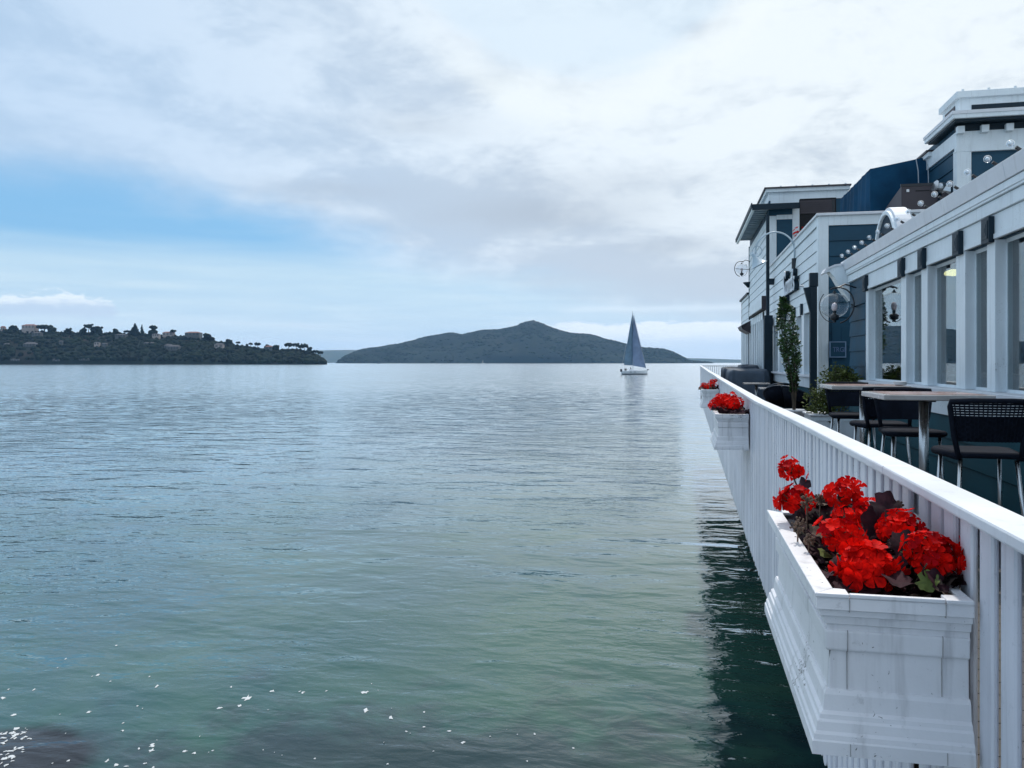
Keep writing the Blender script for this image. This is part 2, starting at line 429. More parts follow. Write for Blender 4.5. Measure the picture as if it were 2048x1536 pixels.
kp = onZ(25, 1512, WATER); KELP = (kp.x, kp.y)
# polar sheet reaching the horizon
def water():
    rr = [0.0]+list(np.geomspace(3, 15500, 60)); n = 96
    V = [(0, 0, WATER)]; F = []
    for r in rr[1:]:
        for k in range(n):
            a = 2*math.pi*k/n; V.append((r*math.cos(a), r*math.sin(a), WATER))
    me = bpy.data.meshes.new('sea'); 
    F = [(0, 1+k, 1+(k+1) % n) for k in range(n)]
    for i in range(len(rr)-2):
        for k in range(n):
            a = 1+i*n+k; b = 1+i*n+(k+1) % n
            F.append((a, a+n, b+n, b))
    me.from_pydata(V, [], F); me.update()
    struct(place('sea_water', me, water_mat()))
water()

# ------------------------------------------------------------------ far land
def land_mat(name, a, b, c, sc):
    m = bpy.data.materials.new(name); m.use_nodes = True; nt = m.node_tree; p = nt.nodes['Principled BSDF']
    gp = nt.nodes.new('ShaderNodeNewGeometry'); n1 = noise_tex(nt, gp.outputs['Position'], sc, 6, .65); n2 = noise_tex(nt, gp.outputs['Position'], sc*.23, 4, .6, 0, None, (5, 5, 5))
    k = mixc(nt, n1.ss(.35, .65), a, b); k = mixc(nt, n2.ss(.55, .68)*.75, k, c)
    nt.links.new(k, p.inputs['Base Color']); p.inputs['Roughness'].default_value = .95; p.inputs['Specular IOR Level'].default_value = .1
    return m
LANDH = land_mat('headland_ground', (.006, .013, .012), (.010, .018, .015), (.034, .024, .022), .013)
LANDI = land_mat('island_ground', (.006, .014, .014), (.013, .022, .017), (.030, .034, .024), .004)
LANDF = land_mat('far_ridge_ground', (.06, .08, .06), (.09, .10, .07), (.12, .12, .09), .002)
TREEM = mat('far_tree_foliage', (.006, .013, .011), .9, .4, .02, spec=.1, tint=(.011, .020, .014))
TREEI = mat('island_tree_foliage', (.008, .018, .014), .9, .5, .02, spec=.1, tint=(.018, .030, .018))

def profile(pts, base_y, D):
    xs = np.array([(p[0]-CX)/F_PX*D for p in pts]); hs = np.array([max(0, (base_y-p[1])*D/F_PX) for p in pts])
    return xs, hs
def cam2world(l, d):       # lateral, depth in the viewing frame -> world
    return l*cY - d*sY, l*sY + d*cY
def terrain(name, pts, base_y, D, depth, m, nl, nd, rough, front=.42, seed=1, curve=0.0):
    xs, hs = profile(pts, base_y, D)
    l = np.linspace(xs[0], xs[-1], nl); H = np.interp(l, xs, hs)
    k = np.ones(5)/5; H = np.convolve(np.pad(H, 2, 'edge'), k, 'valid')*.3+H*.7
    t = np.linspace(0, 1, nd)
    L, T = np.meshgrid(l, t, indexing='ij')
    Hh = H[:, None]
    shape = np.where(T < front, (np.clip(T/front, 0, 1))**.62, 1-((T-front)/(1-front))**1.6*1.02)
    DD = D + T*depth*np.clip(Hh/H.max()*1.6, .15, 1) + curve*((L-L.mean())/(xs[-1]-xs[0]))**2
    ridge_d = D + front*depth*np.clip(Hh/H.max()*1.6, .15, 1) + curve*((L-L.mean())/(xs[-1]-xs[0]))**2
    Z = Hh*shape*(DD/D)
    n = (fbm(L/(depth*.22)+9, DD/(depth*.22), seed, 5)-.5)
    Z = Z + n*rough*np.clip(Z/20, 0, 1)*(1-np.exp(-((T-front)/.12)**2)*.75)
    Z = np.where(T < .001, -1.0, Z); Z = WATER + np.maximum(Z, -1)
    LL = (L)*(DD/D)
    X, Y = cam2world(LL, DD)
    V = np.stack([X, Y, Z], -1).reshape(-1, 3)
    i, j = np.meshgrid(np.arange(nl-1), np.arange(nd-1), indexing='ij'); a = i*nd+j
    Fq = np.stack([a, a+nd, a+nd+1, a+1], -1).reshape(-1, 4)
    me = npmesh(name, V, Fq); struct(place(name, me, m, smooth=True))
    return dict(l=l, t=t, LL=LL, DD=DD, Z=Z, H=H)
def surf(T, u, t):         # u, t in 0..1 -> world point on the terrain grid
    i = u*(len(T['l'])-1); j = t*(len(T['t'])-1)
    i = int(min(max(i, 0), len(T['l'])-1)); j = int(min(max(j, 0), len(T['t'])-1))
    X, Y = cam2world(T['LL'][i, j], T['DD'][i, j]); return Vector((X, Y, T['Z'][i, j]))
HEAD = [(-700, 640), (-400, 648), (-200, 655), (-60, 657), (0, 662), (40, 664), (100, 667), (140, 669), (240, 670), (340, 674), (400, 679), (440, 687), (490, 696), (540, 703), (590, 702), (615, 706), (632, 711), (643, 719), (652, 729)]
ISL = [(674, 726.5), (678, 722), (684, 716), (700, 706), (720, 698), (760, 693), (800, 687), (850, 674), (900, 665), (925, 669), (960, 660), (1000, 658), (1035, 650), (1050, 643), (1066, 640.5), (1085, 647), (1110, 657), (1140, 666), (1180, 668), (1210, 677), (1250, 687), (1290, 695), (1330, 698), (1350, 705), (1365, 713), (1380, 720), (1400, 722), (1415, 723.5), (1428, 726.5)]
FARR = [(100, 712), (420, 704), (560, 701), (640, 700), (700, 699), (790, 702), (1000, 706), (1200, 709), (1380, 716), (1440, 718), (1500, 720), (1700, 719), (2100, 716)]
TH = terrain('headland', HEAD, 729.0, 2250, 570, LANDH, 420, 40, 7, .45, 3)
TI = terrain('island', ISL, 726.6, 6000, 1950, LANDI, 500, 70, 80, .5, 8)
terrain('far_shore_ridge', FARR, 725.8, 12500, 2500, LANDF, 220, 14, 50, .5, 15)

# low leafy clumps: noisy blobs, merged
def blob_template(seed, sub=1):
    bm = bmesh.new(); bmesh.ops.create_icosphere(bm, subdivisions=sub, radius=1)
    for v in bm.verts:
        k = 1+.42*noise.noise(v.co*1.7+Vector((seed*3.1, seed, 0)))+.25*noise.noise(v.co*4+Vector((seed, 0, 5)))
        v.co *= k
    V = np.array([v.co[:] for v in bm.verts]); Fq = np.array([[v.index for v in f.verts] for f in bm.faces]); bm.free(); return V, Fq
BT = [blob_template(i) for i in range(6)]
def clumps(name, pts, sizes, m, hz=.9):
    Vs = []; Fs = []; k = 0
    for i, (p, s) in enumerate(zip(pts, sizes)):
        V, Fq = BT[i % 6]; a = rng.random()*6.28; ca, sa = math.cos(a), math.sin(a)
        W = V*np.array([s, s, s*hz]); W = np.stack([W[:, 0]*ca-W[:, 1]*sa, W[:, 0]*sa+W[:, 1]*ca, W[:, 2]], -1)+np.array(p)
        Vs.append(W); Fs.append(Fq+k); k += len(V)
    me = npmesh(name, np.concatenate(Vs), np.concatenate(Fs)); return place(name, me, m)
pts = []; sz = []
for _ in range(4600):
    u, t = rng.random(), rng.random()*.62+.03
    p = surf(TH, u, t); s = rng.uniform(4.5, 9.5)
    if p.z < WATER+1: continue
    if t > .36: s *= .95
    pts.append((p.x, p.y, p.z+s*.3*rng.random())); sz.append(s)
stuff(clumps('headland_woodland', pts, sz, TREEM))
pts = []; sz = []
for _ in range(4200):
    u = rng.random(); t = rng.random()*.60+.02
    p = surf(TI, u, t)
    if p.z < WATER+2 or (fbm(np.array([p.x/240.]), np.array([p.y/240.]), 5)[0] < .44 and rng.random() < .8): continue
    s = rng.uniform(10, 22)*(.7 if t > .38 else 1)
    pts.append((p.x, p.y, p.z-s*.25)); sz.append(s)
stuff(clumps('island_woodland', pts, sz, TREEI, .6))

# countable trees and houses on the headland
def head_u(px): 
    l = (px-CX)/F_PX*2250; return (l-TH['l'][0])/(TH['l'][-1]-TH['l'][0])
def far_tree(px, top, w, kind, label, t=.45):
    b = surf(TH, head_u(px), t); d = (b.x*-sY+b.y*cY)
    base = atD(px, HY, d); base.z = b.z
    H = EYE-(top-HY)/F_PX*d - base.z; W = w/F_PX*d*1.45
    r = thing('tree', base-Vector((0, 0, .5)), label, 'tree', 'trees along the headland ridge')
    MB().tube([base-Vector((0, 0, .5)), base+Vector((W*.04, 0, H*.5)), base+Vector((W*.02, 0, H*.86))], [max(.35, W*.05), W*.035, W*.015], 6).build('trunk', BARK, r)
    pts = []; sz = []
    for i in range(34 if kind != 'cone' else 22):
        if kind == 'cone':
            q = i/21; rad = (1-q)*W*.36; a = rng.random()*6.28
            pts.append((base.x+math.cos(a)*rad*.6, base.y+math.sin(a)*rad*.6, base.z+H*(.15+.8*q))); sz.append(W*(.34*(1-q)+.08))
        elif kind == 'flat':      # umbrella crown on a bare trunk
            a = rng.random()*6.28; rad = W*.42*math.sqrt(rng.random()); pts.append((base.x+math.cos(a)*rad, base.y+math.sin(a)*rad, base.z+H*(.84-.34*(rad/W)*rng.random()+rng.uniform(-.16, .04)))); sz.append(W*rng.uniform(.10, .20))
        else:
            a = rng.random()*6.28; rad = W*.36*math.sqrt(rng.random()); hz = rng.random(); pts.append((base.x+math.cos(a)*rad*(1-.4*hz), base.y+math.sin(a)*rad, base.z+H*(.12+.74*hz))); sz.append(W*rng.uniform(.13, .25))
    o = clumps('crown', pts, sz, TREEM, .8); o.parent = r; o.location = -WORIG[r.name]
    return r
ft = [
 (27, 650, 13, 'round', 'narrow dark tree on the ridge just left of the white ridge-top house'),
 (88, 650, 20, 'flat', 'flat-crowned dark tree on the ridge right of the white ridge-top house'),
 (104, 656, 13, 'round', 'low round tree sloping down the ridge below the flat-crowned one'),
 (137, 656, 11, 'round', 'small lone bush-like tree on the low stretch of the headland ridge'),
 (166, 655, 12, 'round', 'low tree at the left foot of the mushroom-shaped ridge tree'),
 (177, 646, 12, 'flat', 'mushroom-shaped tree rising over its neighbours under the cumulus cloud'),
 (188, 652, 12, 'round', 'rounded tree directly right of the mushroom-shaped tree'),
 (199, 652, 11, 'round', 'rounded tree second to the right of the mushroom-shaped tree'),
 (231, 657, 9, 'round', 'small tree on the ridge between the rounded pair and the tall cones'),
 (255, 660, 9, 'flat', 'small wispy tree just left of the tall cone tree'),
 (270, 646, 13, 'cone', 'tallest cone-shaped tree on the headland ridge'),
 (284, 648, 7, 'cone', 'slim pointed tree right of the tallest cone tree'),
 (305, 650, 14, 'round', 'full dark tree standing beside the two pointed trees'),
 (346, 658, 9, 'flat', 'small leaning tree between the red-roofed houses'),
 (414, 667, 15, 'round', 'spreading tree at the right end of the red-roofed houses'),
 (424, 674, 9, 'round', 'small tree below the right end of the red-roofed houses'),
 (458, 679, 12, 'round', 'boxy dark tree on the falling ridge right of the white house'),
 (476, 682, 6, 'flat', 'thin lone tree with a tiny crown on the falling ridge'),
 (494, 687, 5, 'round', 'smallest stubby tree on the falling ridge'),
 (501, 684, 6, 'flat', 'wispy little tree in the gap of the falling ridge'),
 (515, 684, 9, 'flat', 'palm-like tree in the middle of the falling ridge'),
 (534, 688, 10, 'round', 'round tree above the pale cottage near the point'),
 (553, 690, 11, 'round', 'low round tree right of the pale cottage near the point'),
 (577, 684, 13, 'flat', 'broad tree with a bare trunk near the headland point'),
 (592, 685, 10, 'flat', 'first of the wind-blown trees at the headland point'),
 (602, 689, 9, 'flat', 'middle wind-blown tree at the headland point'),
 (609, 686, 11, 'flat', 'tallest of the wind-blown trees at the headland point'),
 (619, 694, 10, 'round', 'low tree just inland of the cliff edge'),
 (630, 700, 11, 'flat', 'leaning tree close to the cliff edge'),
 (641, 701, 8, 'flat', 'last tree hanging over the tip of the headland'),
]
for a in ft: far_tree(*a)
HW = mat('far_house_white', (.30, .27, .26), .8, .1, .3); HG = mat('far_house_grey', (.075, .085, .09), .8, .15, .3)
HR = mat('far_roof_red', (.20, .10, .09), .9, .2, .3); HD = mat('far_roof_dark', (.07, .07, .08), .9, .2, .3); HGL = mat('far_window', (.03, .04, .05), .2, .1, 1)
def far_house(px, top, w, h, wall, roof, label, t, nw=3, hip=True):
    b = surf(TH, head_u(px), t); d = (b.x*-sY+b.y*cY)-6; k = d/F_PX; w *= .85; h *= .8
    c = atD(px, HY, d); z1 = EYE-(top-HY)*k; W = w*k; Hh = h*k; zb = min(b.z-2, z1-Hh)
    r = thing('house', (c.x, c.y, zb), label, 'house', 'houses on the headland', 0)
    r.rotation_euler.z = YAW
    rh = Hh*.3
    MB().box(-W/2, W/2, 0, W*.6, 0, z1-rh-zb).build('wall', wall, r, True)
    m = MB()
    x0, x1 = -W/2-.6, W/2+.6; ins = W*.22 if hip else 0
    z0 = z1-rh-zb; m.add([(x0, -.6, z0), (x1, -.6, z0), (x1, W*.6+.6, z0), (x0, W*.6+.6, z0), (x0+ins, W*.3, z0+rh), (x1-ins, W*.3, z0+rh)], [(0, 1, 5, 4), (2, 3, 4, 5), (1, 2, 5), (3, 0, 4), (3, 2, 1, 0)])
    m.build('roof', roof, r, True)
    zt = z1-rh-zb
    rows = 2 if Hh > 7 else 1
    for q in range(rows):
        for i in range(nw):
            x = -W/2+W*(i+.5)/nw; zz = zt-(q+.5)*min(Hh-rh, 7)/rows
            MB().box(x-W*.28/nw, x+W*.28/nw, -.18, .1, zz-1.1, zz+.9).build('window', HGL, r, True)
    return r
for a in [
 (5, 652, 10, 12, HW, HR, 'white ridge-top house cut by the left edge of the picture', .44, 2),
 (56, 648, 30, 12, HW, HR, 'large white house crowning the headland ridge at far left', .46, 4),
 (72, 664, 20, 8, HG, HD, 'grey house just below the white ridge-top house', .34, 3),
 (58, 684, 28, 17, HG, HD, 'wide grey house halfway down the slope at far left', .20, 4),
 (12, 686, 12, 9, HG, HD, 'small grey house on the slope at the left edge', .20, 2),
 (121, 681, 8, 8, HG, HD, 'tiny grey house alone on the middle slope', .22, 1),
 (193, 684, 12, 6, HW, HD, 'low pale house left of the bare brown slope', .20, 2),
 (208, 686, 12, 5, HG, HD, 'flat grey house above the bare brown slope', .20, 2),
 (240, 668, 24, 6, HG, HD, 'long low grey house under the ridge left of the cone tree', .38, 4),
 (311, 667, 16, 6, HW, HD, 'low white house under the full tree beside the pointed trees', .40, 3),
 (335, 663, 24, 9, HW, HR, 'first red-roofed house on the ridge left of the leaning tree', .44, 3),
 (384, 663, 34, 10, HG, HR, 'biggest red-roofed house at the right end of the ridge row', .45, 4),
 (297, 684, 22, 7, HG, HD, 'low grey house on the slope under the pointed trees', .24, 3),
 (336, 688, 18, 13, HG, HD, 'grey two-storey house on the mid slope beside the bright one', .18, 3),
 (346, 690, 26, 12, HG, HD, 'bright-windowed two-storey house on the mid slope', .16, 4),
 (437, 686, 20, 15, HW, HD, 'tall white house on the slope below the boxy dark tree', .30, 2),
 (537, 691, 16, 10, HG, HR, 'pale cottage near the headland point', .42, 2),
 (30, 717, 20, 7, HG, HD, 'boathouse by the waterline at the far left', .03, 3),
 (112, 717, 16, 7, HG, HD, 'small grey boathouse at the waterline left of the long one', .03, 2),
 (168, 716, 24, 6, HG, HD, 'long low grey boathouse at the waterline', .03, 4),
]: far_house(*a)

# haze over the bay: one closed box
def haze():
    o = MB().box(-16500, 16500, -16500, 16500, WATER-1.5, 420).build('haze', None)
    m = bpy.data.materials.new('sea_haze'); m.use_nodes = True; nt = m.node_tree; nt.nodes.remove(nt.nodes['Principled BSDF'])
    v = nt.nodes.new('ShaderNodeVolumePrincipled'); v.inputs['Density'].default_value = HAZE; v.inputs['Color'].default_value = (.32, .58, .96, 1)
    v.inputs['Anisotropy'].default_value = .2
    nt.links.new(v.outputs[0], nt.nodes['Material Output'].inputs['Volume']); o.data.materials.append(m); stuff(o)
HAZE = 0.25e-4
haze()

# ------------------------------------------------------------------ boats
HULLM = mat('hull_white', (.62, .66, .72), .3, .05, 1); HULLB = mat('boot_stripe', (.02, .04, .07), .4, .1, 1)
SAILG = mat('main_sail_cloth', (.09, .16, .24), .8, .15, .4, trans=.3); SAILB = mat('jib_cloth', (.13, .19, .31), .8, .2, .35, trans=.3)
SKIN = mat('skin', (.42, .26, .19), .6, .1, 4); CLD = mat('dark_jacket', (.015, .02, .035), .8, .2, 4)
def person(loc, face, label, sit=True, parent_rot=0, s=1.4, group='crew of the blue-sailed boat'):
    me = bpy.data.meshes.new('person')
    if sit:
        P = [(0,0,.45),(0,.02,.72),(0,.04,.98),(0,.06,1.10),(0,.09,1.27),(.2,.03,.96),(.26,.16,.72),(.16,.36,.68),(-.2,.03,.96),(-.26,.16,.72),(-.16,.36,.68),(.1,.05,.45),(.13,.45,.48),(.13,.48,.06),(.13,.60,.03),(-.1,.05,.45),(-.13,.45,.48),(-.13,.48,.06),(-.13,.60,.03)]
    else:
        P = [(0,0,.92),(0,.01,1.16),(0,.02,1.42),(0,.03,1.53),(0,.05,1.70),(.2,.02,1.40),(.27,.05,1.12),(.2,.25,1.0),(-.2,.02,1.40),(-.27,.05,1.12),(-.2,.25,1.0),(.1,0,.90),(.12,.05,.48),(.13,0,.08),(.13,.13,.03),(-.1,0,.90),(-.12,.05,.48),(-.13,0,.08),(-.13,.13,.03)]
    Ed = [(0,1),(1,2),(2,3),(3,4),(2,5),(5,6),(6,7),(2,8),(8,9),(9,10),(0,11),(11,12),(12,13),(13,14),(0,15),(15,16),(16,17),(17,18)]
    Rr = [.17,.16,.18,.07,.115,.09,.06,.045,.09,.06,.045,.11,.08,.055,.05,.11,.08,.055,.05]
    me.from_pydata([Vector(p)*s for p in P], Ed, []); o = bpy.data.objects.new('person', me); col.objects.link(o)
    sk = o.modifiers.new('skin', 'SKIN')
    for v, r in zip(me.skin_vertices[0].data if me.skin_vertices else [], Rr): v.radius = (r*s, r*s)
    if not me.skin_vertices:
        bm = bmesh.new(); bm.from_mesh(me); lay = bm.verts.layers.skin.verify(); bm.verts.ensure_lookup_table()
        for v, r in zip(bm.verts, Rr): v[lay].radius = (r*s, r*s)
        bm.verts[0][lay].use_root = True; bm.to_mesh(me); bm.free()
    sb = o.modifiers.new('sub', 'SUBSURF'); sb.levels = 1; sb.render_levels = 1
    me.materials.append(CLD)
    o.location = loc; o.rotation_euler = (0, 0, face); WORIG[o.name] = Vector(loc)
    tag(o, label, 'person', group)
    return o
def sailboat():
    d = (EYE-WATER)*F_PX/(749.5-HY)
    c = atD(1268, HY, d); K = d/F_PX; k = .155; S = K/k          # metres per photo pixel
    r = thing('sailboat', (c.x, c.y, WATER), 'white sailing yacht with tall blue-grey sails sailing in front of the island', 'sailboat', None, YAW)
    r.scale = (S, S, S)
    L = 54*k; half = L/2
    # hull: stations from stern (-x) to bow (+x), seen side on
    st = []
    for i in range(15):
        q = i/14; x = -half+L*q
        w = 1.75*(math.sin(math.pi*min(1, (q*.55+.42)))**.8 if q < .98 else .02)
        w = max(.03, 1.75*(1-max(0, (q-.45)/.55)**2.2)*(.78+.22*min(1, q/.35)))
        sheer = 1.15+.38*max(0, q-.25)**1.6; keel = -.45+.35*abs(q-.5)**2*2
        st.append((x+ (0 if q > .02 else .35), w, sheer, keel))
    m = MB(); n = 7; vs = []
    for x, w, zs, zk in st:
        for j in range(n):
            a = math.pi*j/(n-1); y = -w*math.cos(a); z = zs if j in (0, n-1) else zk+(zs-zk)*(1-math.sin(a)**.7)*.8
            vs.append((x, y, z))
    fs = [(i*n+j, (i+1)*n+j, (i+1)*n+j+1, i*n+j+1) for i in range(len(st)-1) for j in range(n-1)]
    fs += [tuple(range(n))]; m.add(vs, fs); hull = m.build('hull', HULLM, r, True, True)
    m = MB()
    for sgn in (-1, 1):
        for i in range(14):
            a, b = st[i], st[i+1]
            m.add([(a[0], sgn*(a[1]*.86+.03), .10), (b[0], sgn*(b[1]*.86+.03), .10), (b[0], sgn*(b[1]*.93+.04), .34), (a[0], sgn*(a[1]*.93+.04), .34)], [(0, 1, 2, 3)])
    m.build('boot_stripe', HULLB, hull, True)
    for q in (.32, .47): MB().box(-half+L*q, -half+L*q+.55, -1.72, 1.72, .78, .95).build('porthole', HULLB, hull, True)
    m = MB(); 
    for i in range(13):
        a, b = st[i], st[i+1]; m.add([(a[0], -a[1]*.97, a[2]-.02), (b[0], -b[1]*.97, b[2]-.02), (b[0], b[1]*.97, b[2]-.02), (a[0], a[1]*.97, a[2]-.02)], [(0, 1, 2, 3)])
    m.build('deck', HULLM, r, True)
    m = MB(); x0, x1 = -half+L*.33, -half+L*.74
    m.hexa([(x0, -.95, 1.1), (x1, -.45, 1.25), (x1, .45, 1.25), (x0, .95, 1.1), (x0+.1, -.8, 1.68), (x1-.9, -.35, 1.5), (x1-.9, .35, 1.5), (x0+.1, .8, 1.68)])
    m.build('cabin', HULLM, r, True, bev=.06)
    mx = (1266-1268)*k; ztop = (749.5-622)*k
    MB().tube([(mx, 0, 1.2), (mx, 0, ztop*.6), (mx-.12, 0, ztop)], [.11, .09, .05], 8).build('mast', STEEL, r, True)
    bz = (749.5-731)*k; bx = (1246.5-1268)*k
    MB().tube([(mx, 0, bz), (bx, -.5, bz)], .09, 8).build('boom', HULLM, r, True)
    def sail(name, A, B, C, belly, m_, roach=.0):    # A peak, B tack (fore), C clew
        A, B, C = map(Vector, (A, B, C)); n = 14; vs = []; fs = []
        for i in range(n+1):
            q = i/n
            p0 = A.lerp(B, q); p1 = A.lerp(C, q)+(C-B).normalized()*roach*math.sin(math.pi*q)
            for j in range(9):
                u = j/8; p = p0.lerp(p1, u); p.y += belly*math.sin(math.pi*u)*math.sin(math.pi*min(1, q*1.0+.0))**.6*(1 if q < 1 else 0); vs.append(p)
        fs = [(i*9+j, i*9+j+1, (i+1)*9+j+1, (i+1)*9+j) for i in range(n) for j in range(8)]
        return MB().add(vs, fs).build(name, m_, r, True, True)
    sail('mainsail', (mx-.08, -.05, (749.5-625)*k), (mx-.08, 0, bz+.1), (bx+.15, -.5, bz+.12), -.7, SAILG, .15)
    sail('jib', (mx+.12, -.1, (749.5-629)*k), ((1292-1268)*k, 0, (749.5-736)*k), (mx-.1, -1.0, (749.5-731.5)*k), -1.0, SAILB, .25)
    MB().tube([(mx+.2, 0, ztop*.97), ((1292.5-1268)*k, 0, (749.5-737.5)*k)], .03, 5).build('forestay', STEEL, r, True)
    MB().tube([(mx-.1, 0, ztop*.99), (-half+.2, 0, 1.3)], .02, 4).build('backstay', STEEL, r, True)
    m = MB()
    for sgn in (-1, 1):
        for q in (.08, .25, .42, .58, .74, .9):
            i = min(13, int(q*14)); a = st[i]; m.tube([(a[0], sgn*a[1]*.93, a[2]-.05), (a[0], sgn*a[1]*.93, a[2]+.6)], .018, 5)
        m.tube([(a[0], sgn*a[1]*.93, a[2]+.58) for a in st[1:14]], .014, 5)
    m.build('railing', STEEL, r, True)
    MB().tube([(half-.2, 0, 1.5), (half+.35, 0, 1.62)], .16, 8).build('anchor', HULLB, r, True)
    MB().box(-half-.05, -half+.45, -.6, .6, .9, 1.75).build('stern_rail_box', CLD, r, True, bev=.05)
    def w(x, y, z):
        x, y, z = x*S, y*S, z*S; a, b = math.cos(YAW), math.sin(YAW); return (c.x+x*a-y*b, c.y+x*b+y*a, WATER+z)
    person(w((1249-1268)*k, -.6, .95), YAW-1.57, 'crew member in a dark jacket sitting nearest the stern of the yacht', True)
    person(w((1253-1268)*k, .5, .95), YAW+1.2, 'crew member in dark clothes sitting second from the stern of the yacht', True)
    person(w((1261-1268)*k, -.45, 1.0), YAW-1.4, 'crew member in dark clothes standing by the cabin of the yacht', False, s=1.25)
    return r
sailboat()
def small_boats():
    d = 3600.0; k = d/F_PX; c = atD(966, HY, d)
    r = thing('sailboat', (c.x, c.y, WATER), 'tiny far-off sailboat with a pale sail in front of the island', 'sailboat', None, YAW); r.scale = (1.8,)*3
    MB().hexa([(-3,-1,0),(4,-.3,0),(4,.3,0),(-3,1,0),(-3.4,-1.3,1.2),(4.8,-.2,1.4),(4.8,.2,1.4),(-3.4,1.3,1.2)]).build('hull', HULLM, r, True)
    MB().tube([(0,0,1),(0,0,9.5)], .12, 6).build('mast', STEEL, r, True)
    MB().prism([(.2,0,2),(0,0,9.2),(-3,0,2)], (0,-.04,0), (0,.04,0)).build('sail', HW, r, True)
    d = 4200.0; c = atD(757, HY, d)
    r = thing('motorboat', (c.x, c.y, WATER), 'small dark motorboat low on the water off the left end of the island', 'motorboat', None, YAW); r.scale = (1.7,)*3
    MB().hexa([(-5,-1.6,0),(6,-.3,0),(6,.3,0),(-5,1.6,0),(-5.4,-2,2.2),(7.5,-.2,2.6),(7.5,.2,2.6),(-5.4,2,2.2)]).build('hull', HULLB, r, True)
    MB().hexa([(-3,-1.2,2.2),(2,-1,2.2),(2,1,2.2),(-3,1.2,2.2),(-2.6,-1,4.4),(1,-.8,4.2),(1,.8,4.2),(-2.6,1,4.4)]).build('cabin', HG, r, True)
small_boats()

# foam flecks drifting near the viewer
def foam():
    m = MB(); rr = random.Random(5)
    def fleck(px, py, w, h):
        p = onZ(px, py, WATER+.012); k = (p-Vector((0, 0, EYE))).length/F_PX
        W = w*k/2; Lh = h*k/2*math.sqrt(p.x**2+p.y**2)/(EYE-WATER); n = 11
        vs = [(p.x+cY*math.cos(a)*W*q-sY*math.sin(a)*Lh*q, p.y+sY*math.cos(a)*W*q+cY*math.sin(a)*Lh*q, WATER+.004) for a, q in ((2*math.pi*i/n, rr.uniform(.30, 1.25)) for i in range(n))]
        top = [(p.x+(v[0]-p.x)*.6, p.y+(v[1]-p.y)*.6, WATER+.010) for v in vs]
        m.add(vs+top, [tuple(range(n, 2*n))]+[(i, (i+1) % n, n+(i+1) % n, n+i) for i in range(n)])
    L = [(195,1349,6,3),(314,1371,8,5),(299,1352,4,2),(440,1415,9,4),(480,1410,12,5),(494,1395,17,10),(546,1381,10,4),(462,1373,4,3),(605,1384,9,4),(653,1381,5,3),(731,1384,16,6),(732,1420,9,8),(782,1435,9,7),(848,1453,6,3),(812,1462,6,3),(848,1423,4,3),(898,1461,7,3),(927,1484,10,5),(980,1472,5,3),(1035,1468,4,3),(1069,1467,7,5),(1146,1495,5,3),(1054,1521,5,3),(630,1516,4,3),(775,1527,6,3),(6,1395,10,4),(27,1429,10,4),(68,1378,4,3),(178,1423,8,4),(275,1411,5,2),(245,1460,6,3),(304,1490,10,6),(303,1500,12,7),(278,1496,6,4),(370,1501,9,4),(388,1505,9,4),(426,1500,6,3),(215,1520,6,5),(232,1528,10,5),(252,1532,9,3),(290,1526,7,3),(306,1534,8,4),(17,1378,4,2),(246,1445,4,3),(137,1520,5,3),(600,1382,5,3),(220,1362,4,2),(115,1335,3,2),(232,1290,4,2)]
    for a in L: fleck(*a)
    for _ in range(38):
        x = rr.gauss(28, 22); y = 1490+rr.gauss(0, 20)-(x-28)*.25
        if x < 90: fleck(x, y, rr.uniform(3, 13), rr.uniform(2, 5))
    for _ in range(22):
        fleck(rr.uniform(0, 1250), rr.triangular(1300, 1536, 1500), rr.uniform(1.5, 4), rr.uniform(1, 2.2))
    fm = mat('foam', (.55, .58, .60), .8, .08, 30)
    stuff(m.build('sea_foam', fm))
foam()

# ================================================================== DECK, FENCE
XB = lambda Y: .775+.0055*Y                      # outer face of the pickets
RZ = [(-4, 1.0), (5, 1.0), (9.4, .975), (20.6, 1.037), (22.5, 1.06), (28.5, 1.087), (38, 1.17), (47, 1.23)]
def railz(Y): return float(np.interp(Y, [a for a, b in RZ], [b for a, b in RZ]))
YF = 47.0
struct(MB().prism([(XB(-4)+.06, -4, -.32), (16, -4, -.32), (16, YF, -.32), (XB(YF)+.06, YF, -.32)], (0, 0, 0), (0, 0, .29)).build('deck_base', TIMBER))
m = MB(); yy = -4.0
while yy < YF-.01:
    m.box(XB(yy)+.06, 5.2, yy, yy+.138, -.028, 0); yy += .146
stuff(m.build('deck_planks', DECKM))
# beams and piles below
pl = []
for i, Y in enumerate([3.2, 6.4, 9.6, 12.8, 16, 20, 24, 28, 33, 38, 43]):
    for j, X in enumerate([3.1, 5.6]):
        if j > 1 and i > 6: continue
        o = MB().tube([(X, Y, WATER-1.2), (X+.02, Y, -.56)], [.17, .15], 12).build('piling', TIMBER)
        tag(o, ('timber piling in the %s row under the deck edge' if j == 0 else 'timber piling deep in shadow in the %s row under the restaurant') % ['outermost', 'second'][j] , 'piling', 'pilings under the deck')
    tag(MB().box(1.0, 13, Y-.12, Y+.12, -.56, -.325).build('pier_beam', TIMBER), 'heavy timber cross beam resting on the pilings under the deck', 'beam', 'cross beams under the deck')
tag(MB().box(14, 14.6, -6, 60, WATER-1.5, -.35).build('light_stop_wall', CONC), 'unseen dark concrete wall added far behind the pilings to keep light out', 'wall')  # added out of sight, stops light entering under the deck from behind

fence = thing('picket_fence', (XB(2), 2, 0), 'long white picket fence along the water edge of the deck, hung with flower boxes', 'fence')
